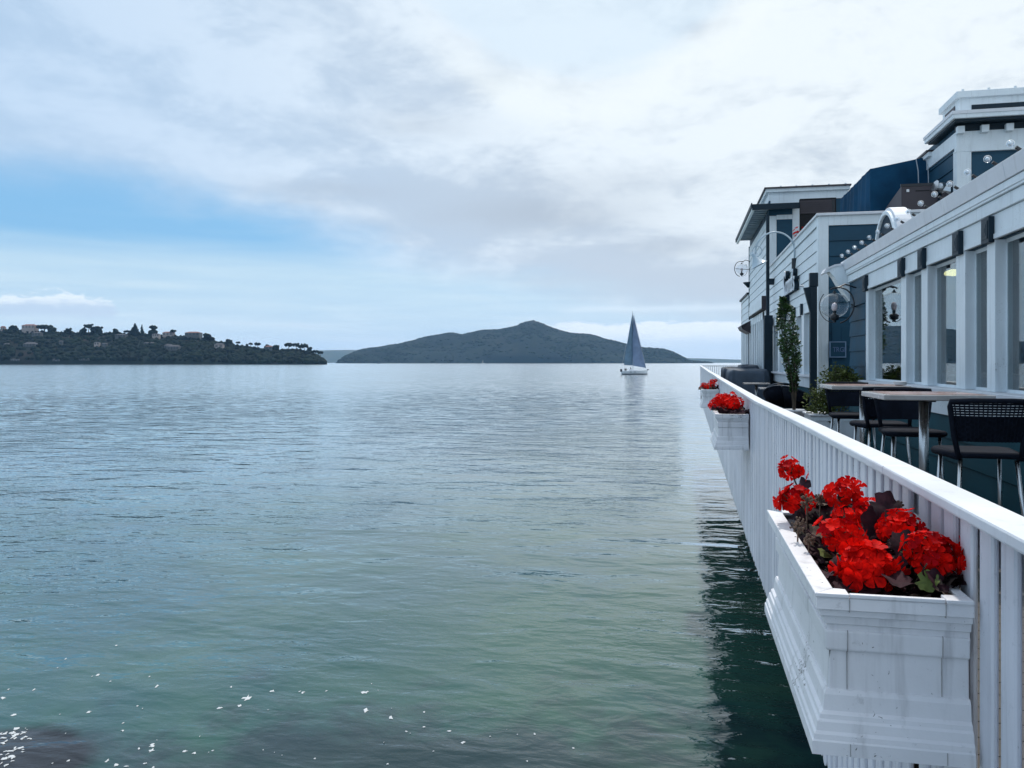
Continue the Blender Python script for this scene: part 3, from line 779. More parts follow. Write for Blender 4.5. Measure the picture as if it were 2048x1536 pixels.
# picket meshes: square board with rounded foot
def picket_mesh(w, t, h, seed):
    m = MB(); r = random.Random(seed); pr = []
    for i in range(7):
        a = math.pi*i/6; pr.append((-math.cos(a)*w/2, -h/2-0*math.sin(a)-math.sin(a)*w*.42))
    pr = [(-w/2, h/2)]+pr+[(w/2, h/2)]
    m.prism([(0, y, z) for y, z in pr], (-t/2, 0, 0), (t/2, 0, 0))
    if seed: m.box(t/2+.008, t/2+.02, w/2-.012, w/2+.064, -h/2+.01, h/2)      # rebated edge behind the next board
    me = bpy.data.meshes.new('picket'); me.from_pydata(m.v, [], m.f); me.update(); bm = bmesh.new(); bm.from_mesh(me)
    bmesh.ops.recalc_face_normals(bm, faces=bm.faces); bmesh.ops.bevel(bm, geom=[e for e in bm.edges if abs(e.verts[0].co.z-e.verts[1].co.z) > h*.8], offset=.006, segments=1, affect='EDGES'); bm.to_mesh(me); bm.free(); return me
PM = [picket_mesh(.092, .019, 1.86, i) for i in range(2)]
gaps = [2.95, 2.40]
Y = 1.50; cnt = 0; late = MB(); rr = random.Random(3)
while Y < YF-.05:
    zt = railz(Y)-.039
    open_ = any(abs(Y-g) < .073 for g in gaps)
    if True:
        x = XB(Y)+.02+rr.uniform(-.003, .003)
        if cnt < 299:
            o = place('picket', PM[0 if open_ else 1], PICKW, fence, at=(x, Y, zt-.93+rr.uniform(-.012, .012))); o.rotation_euler = (rr.uniform(-.003, .003), 0, rr.uniform(-.02, .02))
        else: late.box(x-.0095, x+.0095, Y-.046, Y+.046, zt-1.88, zt).box(x+.010, x+.021, Y+.034, Y+.11, zt-1.87, zt)
        cnt += 1
    Y += .165 if (open_ and Y < 2.7) else (.205 if open_ else .1455)
stuff(late.build('picket_row', PICKW, fence))
# cap rail, in lengths with joints
m = None
brk = [1.2, 3.35, 5.6, 8.0, 9.4, 12, 14.6, 17.4, 20.6, 22.5, 25.5, 28.5, 31.5, 35, 38, 41, 44, YF]
for a, b in zip(brk[:-1], brk[1:]):
    m = MB(); za, zb = railz(a), railz(b); g = .002
    x0a, x0b = XB(a)-.030, XB(b)-.030
    m.hexa([(x0a, a+g, za-.038), (x0a+.118, a+g, za-.038), (x0b+.118, b-g, zb-.038), (x0b, b-g, zb-.038),
            (x0a, a+g, za), (x0a+.118, a+g, za), (x0b+.118, b-g, zb), (x0b, b-g, zb)])
    m.build('cap_rail', WHITE, fence, bev=.008)
    m = MB()
    m.hexa([(XB(a)+.042, a+g, za-.15), (XB(a)+.085, a+g, za-.15), (XB(b)+.085, b-g, zb-.15), (XB(b)+.042, b-g, zb-.15),
            (XB(a)+.042, a+g, za-.040), (XB(a)+.085, a+g, za-.040), (XB(b)+.085, b-g, zb-.040), (XB(b)+.042, b-g, zb-.040)])
    m.build('rail_board', WHITE, fence)
for Y in [1.9, 3.5, 5.2, 7.6, 10, 12.4, 14.8, 17.2, 19.6, 22, 24.4, 27, 29.5, 32, 35, 38, 41, 44, 46.9]:
    MB().box(XB(Y)+.088, XB(Y)+.178, Y-.045, Y+.045, 0.002, railz(Y)-.05).build('fence_post', WHITE, fence)
# railing closing the far end of the deck
er = thing('end_railing', (XB(YF)+.1, YF+.1, 0), 'thin white baluster railing across the far end of the deck', 'railing')
zt = railz(YF)
MB().box(XB(YF)-.03, 4.2, YF+.02, YF+.12, zt-.045, zt).build('cap_rail', WHITE, er)
MB().box(XB(YF), 4.2, YF+.045, YF+.095, .08, .14).build('bottom_rail', WHITE, er)
x = XB(YF)+.1; bm_ = MB().box(-.017, .017, -.017, .017, -.5, .5)
me = bpy.data.meshes.new('baluster'); me.from_pydata(bm_.v, [], bm_.f)
while x < 4.15:
    o = place('baluster', me, WHITE, er, at=(x, YF+.07, (zt-.045+.14)/2)); o.scale.z = zt-.045-.14; x += .118

# ================================================================== FLOWER BOXES
def flower_box(Y0, Y1, label):
    xw = XB((Y0+Y1)/2)-.012; x0 = xw-.405; zt, zb = .75, .30
    b = thing('flower_box', ((x0+xw)/2, (Y0+Y1)/2, zb), label, 'flower box', 'white flower boxes hung on the fence')
    ix, iy = .055, .055
    def ring(name, prof, m_=PLANTW, bev=.004):     # moulding: closed loop of (offset outwards, z) swept round three sides
        m = MB(); n = len(prof); rings = []
        for o_, z in prof: rings.append([(x0-o_, Y1+o_, z), (x0-o_, Y0-o_, z), (xw, Y0-o_, z), (xw, Y1+o_, z)])
        vs = [p for rg in rings for p in rg]; fs = []
        for i in range(n-1):
            for k in range(4): fs.append((i*4+k, i*4+(k+1) % 4, (i+1)*4+(k+1) % 4, (i+1)*4+k))
        m.add(vs, fs); return m.build(name, m_, b, bev=bev, seg=2, ang=25)
    h = zt-zb
    # slightly tapered body
    ring('body', [(-.045, zt-.03), (-.035, zb+.15), (-.035, zb+.10)])
    ring('rim_moulding', [(-.05, zt-.012), (.0, zt-.012), (.002, zt-.045), (-.008, zt-.049), (-.010, zt-.066), (-.020, zt-.070), (-.024, zt-.092), (-.032, zt-.096), (-.034, zt-.112), (-.044, zt-.113)])
    ring('upper_band', [(-.044, zt-.110), (-.026, zt-.113), (-.028, zt-.166), (-.033, zt-.172), (-.047, zt-.173)])
    ring('base_moulding', [(-.047, zb+.172), (-.030, zb+.168), (-.024, zb+.156), (-.020, zb+.112), (-.010, zb+.104), (-.008, zb+.092), (-.002, zb+.086), (.002, zb+.062), (.008, zb+.054), (.010, zb+.040), (.014, zb+.036), (.015, zb+.0), (-.05, zb)])
    # mitred rim boards
    m = MB(); w = .052
    for nm, q in (('rim_board', [(x0-.006, Y0-.006), (x0-.006, Y1+.006), (x0+w, Y1+.006-w*1.2), (x0+w, Y0-.006+w*1.2)]),
                  ('rim_board', [(x0-.006, Y0-.0065), (x0+w, Y0-.0065+w*1.2), (x0+.085, Y0+w*.95), (x0+.085, Y0-.0065)]),
                  ('rim_board', [(x0+.087, Y0-.004), (x0+.087, Y0+.012), (xw-.072, Y0+.012), (xw-.072, Y0-.004)]),
                  ('rim_board', [(xw-.07, Y0-.0065), (xw-.07, Y0+.05), (xw, Y0+.05), (xw, Y0-.0065)]),
                  ('rim_board', [(xw-.03, Y0+.052), (xw-.03, Y1+.004), (xw, Y1+.004), (xw, Y0+.052)]),
                  ('rim_board', [(x0+w+.003, Y1-.05), (x0+w+.003, Y1+.006), (xw-.033, Y1+.006), (xw-.033, Y1-.05)])):
        MB().prism([(x, y, zt-.012) for x, y in q], (0, 0, .001), (0, 0, .013)).build(nm, PLANTW, b, bev=.003)
    # corner seams on the near end and along the front
    m = MB()
    for xx in (x0+.086, xw-.071):
        m.box(xx-.0008, xx+.0008, Y0-.0045, Y0+.02, zt-.05, zt-.012)
        m.box(xx-.0008, xx+.0008, Y0+.0225, Y0+.03, zt-.11, zt-.17)
        m.box(xx-.0008, xx+.0008, Y0+.0325, Y0+.04, zb+.17, zt-.17)
        m.box(xx-.0008, xx+.0008, Y0-.0165, Y0+.02, zb+.002, zb+.036)
    stuff(m.build('seam', mat('seam_grime', (.36, .35, .35), .9, .2, 20), b))
    MB().box(x0+.04, xw-.03, Y0+.04, Y1-.04, zb+.05, zt-.075).build('soil', SOIL, b)
    return b
FB = [(2.40, 3.70, 'nearest white moulded flower box overflowing with big red geraniums'),
      (10.45, 11.77, 'middle white flower box with four red flower heads, second along the fence'),
      (19.9, 21.3, 'small far white flower box, third along the fence, near its bend')]
for a in FB: flower_box(*a)

# ---- geraniums
def floret_mesh(seed, mtl):
    r = random.Random(seed); m = MB()
    for k in range(5):
        a = 2*math.pi*k/5+r.uniform(-.12, .12); ca, sa = math.cos(a), math.sin(a); L = r.uniform(.85, 1.1); W = r.uniform(.40, .50); cup = r.uniform(.12, .5)
        g = [(0, 0, 0), (.35, -W*.5, .10), (.35, W*.5, .10), (.75, -W*.95, .24+cup*.2), (.78, 0, .18), (.75, W*.95, .24+cup*.2), (L, -W*.5, .22+cup*.35), (L*1.05, r.uniform(-.05, .05), .15+cup*.4), (L, W*.5, .22+cup*.35)]
        P = [(x*ca-y*sa, x*sa+y*ca, z) for x, y, z in g]
        m.add(P, [(0, 1, 4), (0, 4, 2), (1, 3, 4), (2, 4, 5), (3, 6, 7, 4), (4, 7, 8, 5)])
    me = bpy.data.meshes.new('floret'); me.from_pydata(m.v, [], m.f); me.materials.append(mtl); me.shade_smooth(); return me
FLOR = [floret_mesh(i, PETAL) for i in range(7)]; FLORD = [floret_mesh(i+20, PETALD) for i in range(4)]
def leaf_mesh(seed, mtl):
    r = random.Random(seed); n = 25; vs = [(0, 0, 0)]; 
    for i in range(n):
        a = -2.75+5.5*i/(n-1); q = 1+.09*math.cos(i*math.pi*.5)+r.uniform(-.03, .03)
        vs.append((math.cos(a)*q*.5+.32, math.sin(a)*q*.56, .10*math.cos(a*3)+.10*q*q+r.uniform(-.04, .04)))
    vs.append((.33, 0, .03)); fs = [(n+1, i, i+1) for i in range(1, n)]+[(n+1, 0, 1), (n+1, n, 0)]
    me = bpy.data.meshes.new('leaf'); me.from_pydata(vs, [], fs); me.materials.append(mtl); me.shade_smooth(); return me
LP = [leaf_mesh(i, LEAFP) for i in range(4)]; LG = [leaf_mesh(i+9, LEAFG) for i in range(3)]
LD = [leaf_mesh(i+30, mat('withered_leaf', (.045, .022, .018), .8, .5, 20, tint=(.09, .06, .04))) for i in range(2)]
def orient(d, roll):
    z = Vector(d).normalized(); q = z.to_track_quat('Z', 'Y'); return (q.to_matrix() @ Matrix.Rotation(roll, 3, 'Z')).to_euler()
a_ = lambda d: math.atan2(d.z, d.x)
def flower_head(plant, c, rad, nf, seed, dark=False, squash=.8):
    nf = int(nf*1.5)
    r = random.Random(seed); c = Vector(c)
    m = MB().sphere(c-Vector((0, 0, rad*.1)), rad*.35, 8, 6)
    for i in range(14):
        a = r.random()*6.28; z = r.uniform(-.1, .9); q = math.sqrt(max(0, 1-z*z)); m.tube([c-Vector((0, 0, rad*.3)), c+Vector((q*math.cos(a), q*math.sin(a), z*squash))*rad*.85], .0022, 4)
    h = m.build('flower_head', STEMM, plant)
    for i in range(nf):
        # fibonacci directions over the upper three quarters
        z = 1-1.55*(i+.5)/nf; q = math.sqrt(max(0, 1-z*z)); a = i*2.39996+r.uniform(-.25, .25)
        d = Vector((q*math.cos(a), q*math.sin(a), z)); lob = 1+.20*math.sin(3*a_(d)+seed*1.7)+.12*math.sin(5*d.z*3+seed); p = c+Vector((d.x, d.y, d.z*squash))*rad*r.uniform(.66, 1.06)*lob
        me = r.choice(FLORD if (dark or r.random() < .12) else FLOR)
        o = place('floret', me, None, h, at=p); s = rad*r.uniform(.28, .44); o.scale = (s, s, s); o.rotation_euler = orient(d+Vector((r.uniform(-.35, .35), r.uniform(-.35, .35), r.uniform(-.2, .35))), r.random()*6.28)
    return h
def leaf(plant, p, d, s, seed, kind=0, small=False):
    r = random.Random(seed); o = place('leaf', r.choice((LP, LG, LD)[kind]), None, plant, at=p); o.scale = (s, s, s); o.rotation_euler = orient(d, r.random()*6.28); return o
def geranium(base, heads, nleaf, label, seed, spread=(.16, .2), lsize=(.05, .10), hz=(.02, .16), green=.15):
    r = random.Random(seed); base = Vector(base)
    pl_ = thing('geranium', base, label, 'flower', 'red geraniums in the flower boxes')
    m = MB()
    for (c, rad, nf) in heads:
        c = Vector(c); mid = base.lerp(c, .5)+Vector((r.uniform(-.03, .03), r.uniform(-.03, .03), 0)); m.tube([base+Vector((r.uniform(-.03, .03), r.uniform(-.03, .03), -.02)), mid, c], [.006, .004, .003], 6)
    for i in range(nleaf//2):
        a = r.random()*6.28; q = r.random(); e = base+Vector((math.cos(a)*spread[0]*q, math.sin(a)*spread[1]*q, r.uniform(*hz))); m.tube([base+Vector((r.uniform(-.04, .04), r.uniform(-.06, .06), -.02)), e], .0025, 4)
    m.build('stem', STEMM, pl_)
    for i, (c, rad, nf) in enumerate(heads): flower_head(pl_, c, rad, nf, seed*31+i)
    nleaf = int(nleaf*1.7)
    for i in range(nleaf):
        a = r.random()*6.28; q = math.sqrt(r.random()); p = base+Vector((math.cos(a)*spread[0]*q, math.sin(a)*spread[1]*q, r.uniform(*hz)*(1.15-.6*q)))
        k = r.random(); leaf(pl_, p, Vector((r.uniform(-.8, .8), r.uniform(-1.0, .3), 1)), r.uniform(*lsize)*(.9 if i % 3 else 1.15), seed*77+i, 1 if k < green*.6 else (2 if k > .90 else 0))
    return pl_
def FH(px, py, Y, wpx, nf=22): 
    p = onY(px, py, Y); d = (p-Vector((0, 0, EYE))).length; return (p, wpx/2*d/F_PX*.85, nf)
zS = .68
geranium((.60, 3.50, zS), [FH(1581, 941, 3.50, 56, 20), FH(1589, 1001, 3.38, 78, 22)], 34, 'tall dark-leaved geranium in the far corner of the nearest box, one flower head raised high', 1, (.14, .16), (.06, .11), (.02, .20), .05)
geranium((.62, 3.05, zS), [FH(1688, 990, 3.25, 78, 24), FH(1693, 1037, 3.0, 58, 16), FH(1744, 1024, 3.05, 66, 18)], 46, 'geranium in the middle of the nearest box with three red heads against the fence', 2, (.20, .22), (.05, .10), (.01, .16), .12)
geranium((.56, 2.70, zS), [FH(1681, 1073, 2.85, 84, 24), FH(1736, 1134, 2.62, 116, 34)], 40, 'geranium at the front of the nearest box, broad low flower head over its rim', 3, (.16, .18), (.05, .09), (.0, .10), .25)
geranium((.70, 2.66, zS), [FH(1801, 1056, 2.80, 84, 24), FH(1846, 1080, 2.72, 50, 12), FH(1870, 1114, 2.60, 104, 34)], 40, 'geranium on the fence side of the nearest box with the largest darkest head at right', 4, (.10, .18), (.05, .09), (.0, .16), .2)
def spent_head(pl_, c, rad, seed):
    r = random.Random(seed); m = MB(); c = Vector(c)
    for i in range(30):
        d = Vector((r.gauss(0, 1), r.gauss(0, 1), r.gauss(.3, 1))).normalized(); e = c+d*rad*r.uniform(.7, 1); m.tube([c, e], [.0015, .0015], 4); m.sphere(e, .0045, 5, 4)
    m.tube([c, Vector((c.x, c.y+.02, .69))], .003, 5); m.build('spent_flower_head', mat('spent_bloom', (.16, .10, .07), .9, .5, 40), pl_)
gl_ = [o for o in bpy.data.objects if o.name.startswith('geranium')]
for i, (px, py, Y, w_, g) in enumerate([(1614, 1003, 3.2, 26, 0), (1596, 1052, 3.05, 32, 0), (1640, 1000, 3.3, 22, 1), (1618, 1080, 2.9, 22, 2), (1795, 1020, 3.1, 34, 3)]):
    q = onY(px, py, Y); spent_head(gl_[g], q, w_/2*(q-Vector((0, 0, EYE))).length/F_PX, i)
for p, d, s, k in [((.66, 2.92, .90), (-.1, -1, .35), .12, 0), ((.64, 2.9, .93), (.2, -.8, .8), .10, 0), ((.50, 3.6, .82), (-.9, -.3, .4), .11, 0), ((.46, 3.55, .77), (-.8, -.6, .3), .10, 0)]:
    geranium_ = [o for o in bpy.data.objects if o.name.startswith('geranium')][1 if p[1] < 3.2 else 0]
    leaf(geranium_, p, d, s, int(p[1]*100), k)
b2 = .60
geranium((b2, 11.0, zS+.02), [FH(1430, 812, 11.3, 30, 12), FH(1438, 804, 10.9, 33, 14), FH(1446, 797, 11.5, 28, 12)], 34, 'left geranium in the middle flower box, its red heads leaning over the water side', 6, (.17, .4), (.07, .12), (.0, .12), .1)
geranium((b2+.08, 10.85, zS+.02), [FH(1461, 797, 11.3, 32, 14), FH(1468, 809, 10.75, 38, 18), FH(1455, 811, 10.9, 30, 14)], 34, 'right geranium in the middle flower box, its red heads close to the fence', 7, (.14, .4), (.07, .12), (.0, .12), .1)
geranium((.62, 20.5, zS+.03), [FH(1408, 770, 20.3, 14, 9), FH(1412, 774, 20.1, 15, 9), FH(1405, 773, 20.6, 12, 8)], 20, 'left geranium in the small far flower box with sparse dark red heads', 8, (.16, .5), (.08, .13), (.0, .12), .05)
geranium((.74, 20.6, zS+.03), [FH(1424, 764, 20.5, 14, 9), FH(1430, 762, 20.8, 11, 9), FH(1425, 770, 20.1, 17, 10), FH(1418, 771, 20.3, 12, 9)], 20, 'right geranium in the small far flower box reaching up to the rail', 9, (.13, .5), (.08, .13), (.0, .14), .05)

# ================================================================== BUILDINGS
def board_mesh(L, h, t=.026, lip=.010):
    """a clapboard of unit run along +Y, facing -X, foot at z 0"""
    m = MB(); m.prism([(0, 0, 0), (-t, 0, 0), (-lip, 0, h), (0, 0, h)], (0, 0, 0), (0, L, 0)); return m
def clapX(b, X, Y0, Y1, z0, z1, pitch, m_, t=.028):     # wall facing the water
    n = max(1, round((z1-z0)/pitch)); p = (z1-z0)/n
    for i in range(n):
        mb = MB(); mb.prism([(X+.01, 0, z0+i*p+.006), (X-t, 0, z0+i*p+.006), (X-.008, 0, z0+(i+1)*p-.006), (X+.01, 0, z0+(i+1)*p-.006)], (0, Y0, 0), (0, Y1, 0)); mb.build('siding_board', m_, b)
def clapY(b, Y, X0, X1, z0, z1, pitch, m_, t=.028):     # wall facing the viewer
    n = max(1, round((z1-z0)/pitch)); p = (z1-z0)/n
    for i in range(n):
        mb = MB(); mb.prism([(0, Y+.01, z0+i*p+.006), (0, Y-t, z0+i*p+.006), (0, Y-.008, z0+(i+1)*p-.006), (0, Y+.01, z0+(i+1)*p-.006)], (X0, 0, 0), (X1, 0, 0)); mb.build('siding_board', m_, b)
XF = 3.0
SILL, HEADZ = 1.11, 2.60
# ---------------- near wing
wing = thing('restaurant_wing', (8, 8, 0), 'nearest restaurant wing with large windows between white posts over dark teal siding', 'building')
Y_E = 15.5
posts = [(14.02, 14.20), (11.77, 12.02), (10.80, 11.06), (9.45, 9.74), (8.61, 8.82), (6.95, 7.25), (5.9, 6.15), (4.4, 4.7), (3.3, 3.55), (1.6, 1.9), (.4, .7)]
GX = XF+.09
# carcass: backing wall below, header above, far solid bay, roof, room shell
MB().box(XF+.0, XF+.2, -2, Y_E, .0, SILL-.03).box(XF+.0, XF+.2, 14.2, Y_E, SILL-.03, HEADZ).box(XF, XF+.2, -2, Y_E, HEADZ, 3.2).box(XF+.2, 11.9, Y_E-.2, Y_E, 0, 3.2).build('wall', NAVY, wing)
MB().box(XF+.05, 12, -2, Y_E, 3.2, 3.27).build('roof', GRAVELROOF, wing)
ROOM = mat('dining_room_wall', (.06, .05, .045), .8, .2, 1); ROOMF = mat('dining_room_floor', (.05, .03, .02), .5, .3, 1)
MB().box(8.5, 8.6, -2, Y_E-.2, 0, 3.19).box(XF+.2, 8.5, -2.1, -2, 0, 3.19).box(XF+.2, 8.5, -2, Y_E-.2, 3.1, 3.19).build('room_wall', ROOM, wing)
MB().box(XF+.2, 8.5, -2, Y_E-.2, .0, .03).build('room_floor', ROOMF, wing)
MB().box(11.9, 12, -2, Y_E, 0, 3.19).build('rear_wall', NAVY, wing)
clapX(wing, XF, -2, Y_E, .02, .79, .26, TEAL)
clapX(wing, XF, 14.2, Y_E, .80, HEADZ+.05, .262, TEALG)
MB().box(XF-.05, XF+.05, -2, 14.2, .80, SILL-.06).build('apron_board', WHITE2, wing, bev=.005)
MB().box(XF-.075, XF+.05, -2, 14.2, .995, 1.02).build('apron_moulding', WHITE2, wing, bev=.006)
MB().box(XF-.14, GX+.05, -2, 14.25, SILL-.058, SILL).build('window_sill', WHITE, wing, bev=.008)
for a, b in posts: MB().box(XF-.02, XF+.14, a, b, SILL+.002, HEADZ-.002).build('window_post', WHITE2, wing, bev=.006)
MB().box(XF+.055, XF+.16, Y_E-.14, Y_E+.02, 0, 3.0).build('corner_board', DKGREEN, wing)
edges = [(14.02, 12.02)]+[(posts[i][0], posts[i+1][1]) for i in range(1, len(posts)-1)]
for a, b in edges:
    y0, y1 = b, a
    f = MB(); w_ = .02
    for q in ((y0, y0+w_, SILL, HEADZ), (y1-w_, y1, SILL, HEADZ), (y0+w_, y1-w_, SILL, SILL+.03), (y0+w_, y1-w_, HEADZ-.04, HEADZ)): f.box(GX-.008, GX+.012, *q)
    f = f.build('window_frame', WHITE2, wing)
    MB().box(GX-.003, GX+.003, y0+w_, y1-w_, SILL+.03, HEADZ-.04).build('window_pane', GLASSP, f)
    MB().box(XF-.035, XF+.03, y0+.002, y1-.002, HEADZ+.0, HEADZ+.05).build('head_casing', WHITE2, wing, bev=.004)
    MB().box(XF-.022, XF+.02, y0+.002, y1-.002, HEADZ+.052, HEADZ+.24).build('frieze_panel', WHITE2, wing, bev=.003)
for a, b in posts:
    MB().box(XF-.022, XF+.02, a+.001, b-.001, HEADZ-.001, HEADZ+.24).build('frieze_panel', WHITE2, wing)
    c = (a+b)/2; f = MB().box(XF-.075, XF-.023, c-.105, c+.105, HEADZ-.03, HEADZ+.225).build('rosette_block', DKGREEN, wing, bev=.006)
    for s_ in (.078, .05, .022): MB().box(XF-.075-.012*(1.2-s_*8), XF-.074, c-s_, c+s_, HEADZ+.10-s_*1.15, HEADZ+.10+s_*1.15).build('raised_square', DKGREEN, f, bev=.003)
# cornice: stepped boards rising outwards
for k, (x0, z0, z1) in enumerate([(XF-.05, HEADZ+.245, HEADZ+.37), (XF-.075, HEADZ+.375, HEADZ+.40), (XF-.085, HEADZ+.40, HEADZ+.47)]):
    MB().box(x0, XF+.02, -2, Y_E+.02, z0, z1).build('cornice_board', WHITE2, wing, bev=.005)
for a, b in [(-2, 2.2), (2.2, 5.4), (5.4, 8.12), (8.12, 12.3), (12.3, 15.75)]:
    MB().prism([(XF-.10, 0, 3.075), (XF-.13, 0, 3.24), (XF-.11, 0, 3.25), (XF+.04, 0, 3.25), (XF+.04, 0, 3.075)], (0, a+.002, 0), (0, b-.002, 0)).build('fascia_board', WHITE, wing, bev=.004)
# flared scroll at the far end of the cornice
q = MB(); pr = [(XF-.03, 3.20), (XF-.26, 3.17), (XF-.40, 3.11), (XF-.43, 3.03), (XF-.36, 3.06), (XF-.28, 2.96), (XF-.18, 2.78), (XF-.06, 2.60), (XF, 2.52)]
q.prism([(x, 0, z) for x, z in pr], (0, Y_E+.04, 0), (0, Y_E+.34, 0)).build('cornice_scroll', WHITE2, wing, bev=.006)
MB().prism([(XF-.02, 0, 3.215), (XF-.27, 0, 3.185), (XF-.42, 0, 3.12), (XF-.46, 0, 3.04), (XF-.44, 0, 3.02), (XF-.40, 0, 3.09), (XF-.26, 0, 3.15), (XF-.02, 0, 3.18)], (0, Y_E+.02, 0), (0, Y_E+.38, 0)).build('scroll_cap', WHITE, wing)
# arched hood over the parapet
def arch(Yc, Ro, Ri, zc, xa, xb):
    n = 22; m = MB(); vs = []
    for x in (xa, xb):
        for R_ in (Ro, Ri):
            for i in range(n+1): a = math.pi*i/n; vs.append((x, Yc+R_*math.cos(a), zc+R_*math.sin(a)*1.06))
    N = n+1; fs = []
    for i in range(n):
        fs += [(i, i+1, N+i+1, N+i), (2*N+i, 3*N+i, 3*N+i+1, 2*N+i+1), (i, 2*N+i, 2*N+i+1, i+1), (N+i, N+i+1, 3*N+i+1, 3*N+i)]
    fs += [(0, N, 3*N, 2*N), (n, 2*N+n, 3*N+n, N+n)]
    return m.add(vs, fs)
arch(13.0, .70, .62, 2.98, XF+.02, XF+.24).build('arch_hood', WHITE, wing, smooth=False, bev=.01)
arch(13.0, .655, .60, 2.98, XF-.02, XF+.06).build('arch_moulding', WHITE2, wing, bev=.008)
m = MB(); n = 20; vs = [(XF+.02, 13.0, 3.05)]+[(XF+.02, 13.0+.61*math.cos(math.pi*i/n), 3.0+.645*math.sin(math.pi*i/n)) for i in range(n+1)]
m.prism(vs[1:], (0, 0, 0), (.03, 0, 0)).build('arch_window', mat('arch_glass_dark', (.006, .03, .055), .6, .1, 2, spec=.1), wing)
# string of clear bulbs along the parapet
bs = thing('bulb_string', (XF-.05, 8.4, 3.25), 'string of round clear bulbs along the top edge of the near wing', 'string lights')
bulb0 = None; Y = 6.2; cable = []
BULBG = glass('bulb_glass', 2.6, (.9, .95, 1), 1.45)
while Y < 15.6:
    x, z = XF-.10, 3.27
    MB().tube([(x+.03, Y, z-.02), (x-.03, Y-.01, z+.02)], .016, 8).build('socket', IRON, bs)
    g = MB().sphere((x-.075, Y-.015, z+.05), .035, 14, 9).build('bulb', BULBG, bs, smooth=True)
    MB().sphere((x-.075, Y-.015, z+.05), .022, 8, 6).build('white_core', CERAM, g, smooth=True)  # white ball, brightens the bulb by its colour, not a wire
    cable.append((x+.03, Y, z-.018)); cable.append((x+.03, Y+.27, z-.022)); Y += .54
MB().tube(cable, .006, 5).build('cable', IRON, bs)
# things behind the windows
def bottle(x, y, z, h, r, m_, label, group='bottles on the bar shelf behind the window'):
    o = MB().lathe([(r*.9, 0), (r, h*.02), (r, h*.55), (r*.9, h*.64), (r*.36, h*.76), (r*.32, h*.97), (r*.4, h*.975), (r*.4, h)], (x, y, z), 14).build('bottle', m_, None, smooth=True)
    return tag(o, label, 'bottle', group)
sh = thing('bar_shelf', (XF+.6, 10, 0), 'long brown bar counter seen dimly through the windows', 'counter')
MB().box(XF+.42, XF+.85, 5, 14.6, 1.22, 1.27).build('counter_top', mat('counter_wood', (.12, .06, .04), .4, .3, 3), sh)
MB().box(XF+.47, XF+.8, 5, 14.6, .03, 1.22).build('counter_front', ROOM, sh)
gm = [GLASSB, mat('bottle_dark', (.02, .03, .02), .15, .2, 5), mat('bottle_clear_liquor', (.35, .38, .40), .1, .1, 5), mat('bottle_amber', (.12, .05, .015), .15, .1, 5)]
k = 0; rr = random.Random(11)
for (ya, yb, nn, wnd) in [(12.4, 14.3, 9, 'farthest window of the near wing'), (9.95, 10.75, 4, 'third window of the near wing'), (7.4, 8.5, 6, 'window by the right edge of the picture')]:
    for i in range(nn):
        y = ya+(yb-ya)*(i+.5)/nn+rr.uniform(-.04, .04); bottle(XF+rr.uniform(.5, .75), y, 1.27, rr.uniform(.24, .42), rr.uniform(.035, .05), gm[k % 4], 'bottle standing on the bar counter inside the '+wnd, 'bottles inside the '+wnd); k += 1
pd = thing('pendant_lamp', (4.4, 12.4, 2.6), 'small glowing yellow ceiling lamp inside the third window', 'lamp')
p_ = onX(1908, 546, 4.4)
pd.location = p_; WORIG[pd.name] = p_
MB().lathe([(.02, -.05), (.14, -.03), (.15, .0), (.13, .03), (.05, .06)], p_, 20).build('lamp_shade', emit('warm_lamp', (1, .82, .35), 2.2), pd, smooth=True)
MB().tube([p_+Vector((0, 0, .06)), Vector((p_.x, p_.y, 3.1))], .008, 6).build('cord', IRON, pd)

# ---------------- middle building
Y_M, Y_T = 18.8, 29.5
mid = thing('middle_building', (8, 24, 0), 'middle white and navy clapboard building with the script sign, beyond the near wing', 'building')
ZM = 4.66
MB().box(XF+.01, XF+.25, Y_M+.01, Y_T, 0, SILL-.03).box(XF+.01, XF+.25, Y_M+.01, Y_T, HEADZ, ZM-.1).box(XF+.25, 12, Y_M+.01, Y_M+.2, 0, ZM-.1).build('wall', NAVY, mid)
MB().box(XF+.25, 12, Y_M+.2, Y_T, 4.3, 4.4).build('roof', GRAVELROOF, mid)
MB().box(7.5, 7.6, Y_M+.2, Y_T, 0, 4.3).build('room_wall', ROOM, mid)
clapX(mid, XF, Y_M+.2, Y_T, HEADZ+.25, ZM-.22, .262, WHITE2)
clapX(mid, XF, Y_M+.2, Y_T, .02, .79, .26, TEAL)
MB().box(XF-.045, XF+.02, Y_M+.2, Y_T, ZM-.21, ZM-.03).build('frieze_board', WHITE2, mid)
MB().box(XF-.05, XF+.02, Y_M+.2, Y_T, .80, SILL-.06).build('apron_board', WHITE2, mid)
MB().box(XF-.13, XF+.12, Y_M+.1, Y_T, SILL-.058, SILL).build('window_sill', WHITE, mid, bev=.008)
MB().box(XF-.045, XF+.17, Y_M-.04, Y_M+.2, 0, ZM-.03).build('corner_board', WHITE2, mid, bev=.006)
MB().box(XF-.09, 12, Y_M-.10, Y_M+.12, ZM-.028, ZM+.03).build('parapet_cap', WHITE, mid, bev=.008)
MB().box(XF-.09, XF+.2, Y_M+.122, Y_T, ZM-.028, ZM+.03).build('parapet_cap', WHITE, mid, bev=.008)
MB().box(XF+.172, 12, Y_M-.04, Y_M+.0, ZM-.24, ZM-.03).build('frieze_board', WHITE2, mid)
clapY(mid, Y_M, XF+.172, 5.6, .02, ZM-.245, .33, NAVY)
mp = [(18.99, 19.35), (21.0, 21.4), (22.35, 22.7), (24.2, 24.6), (26.1, 26.5), (27.7, 28.1), (29.1, 29.5)]
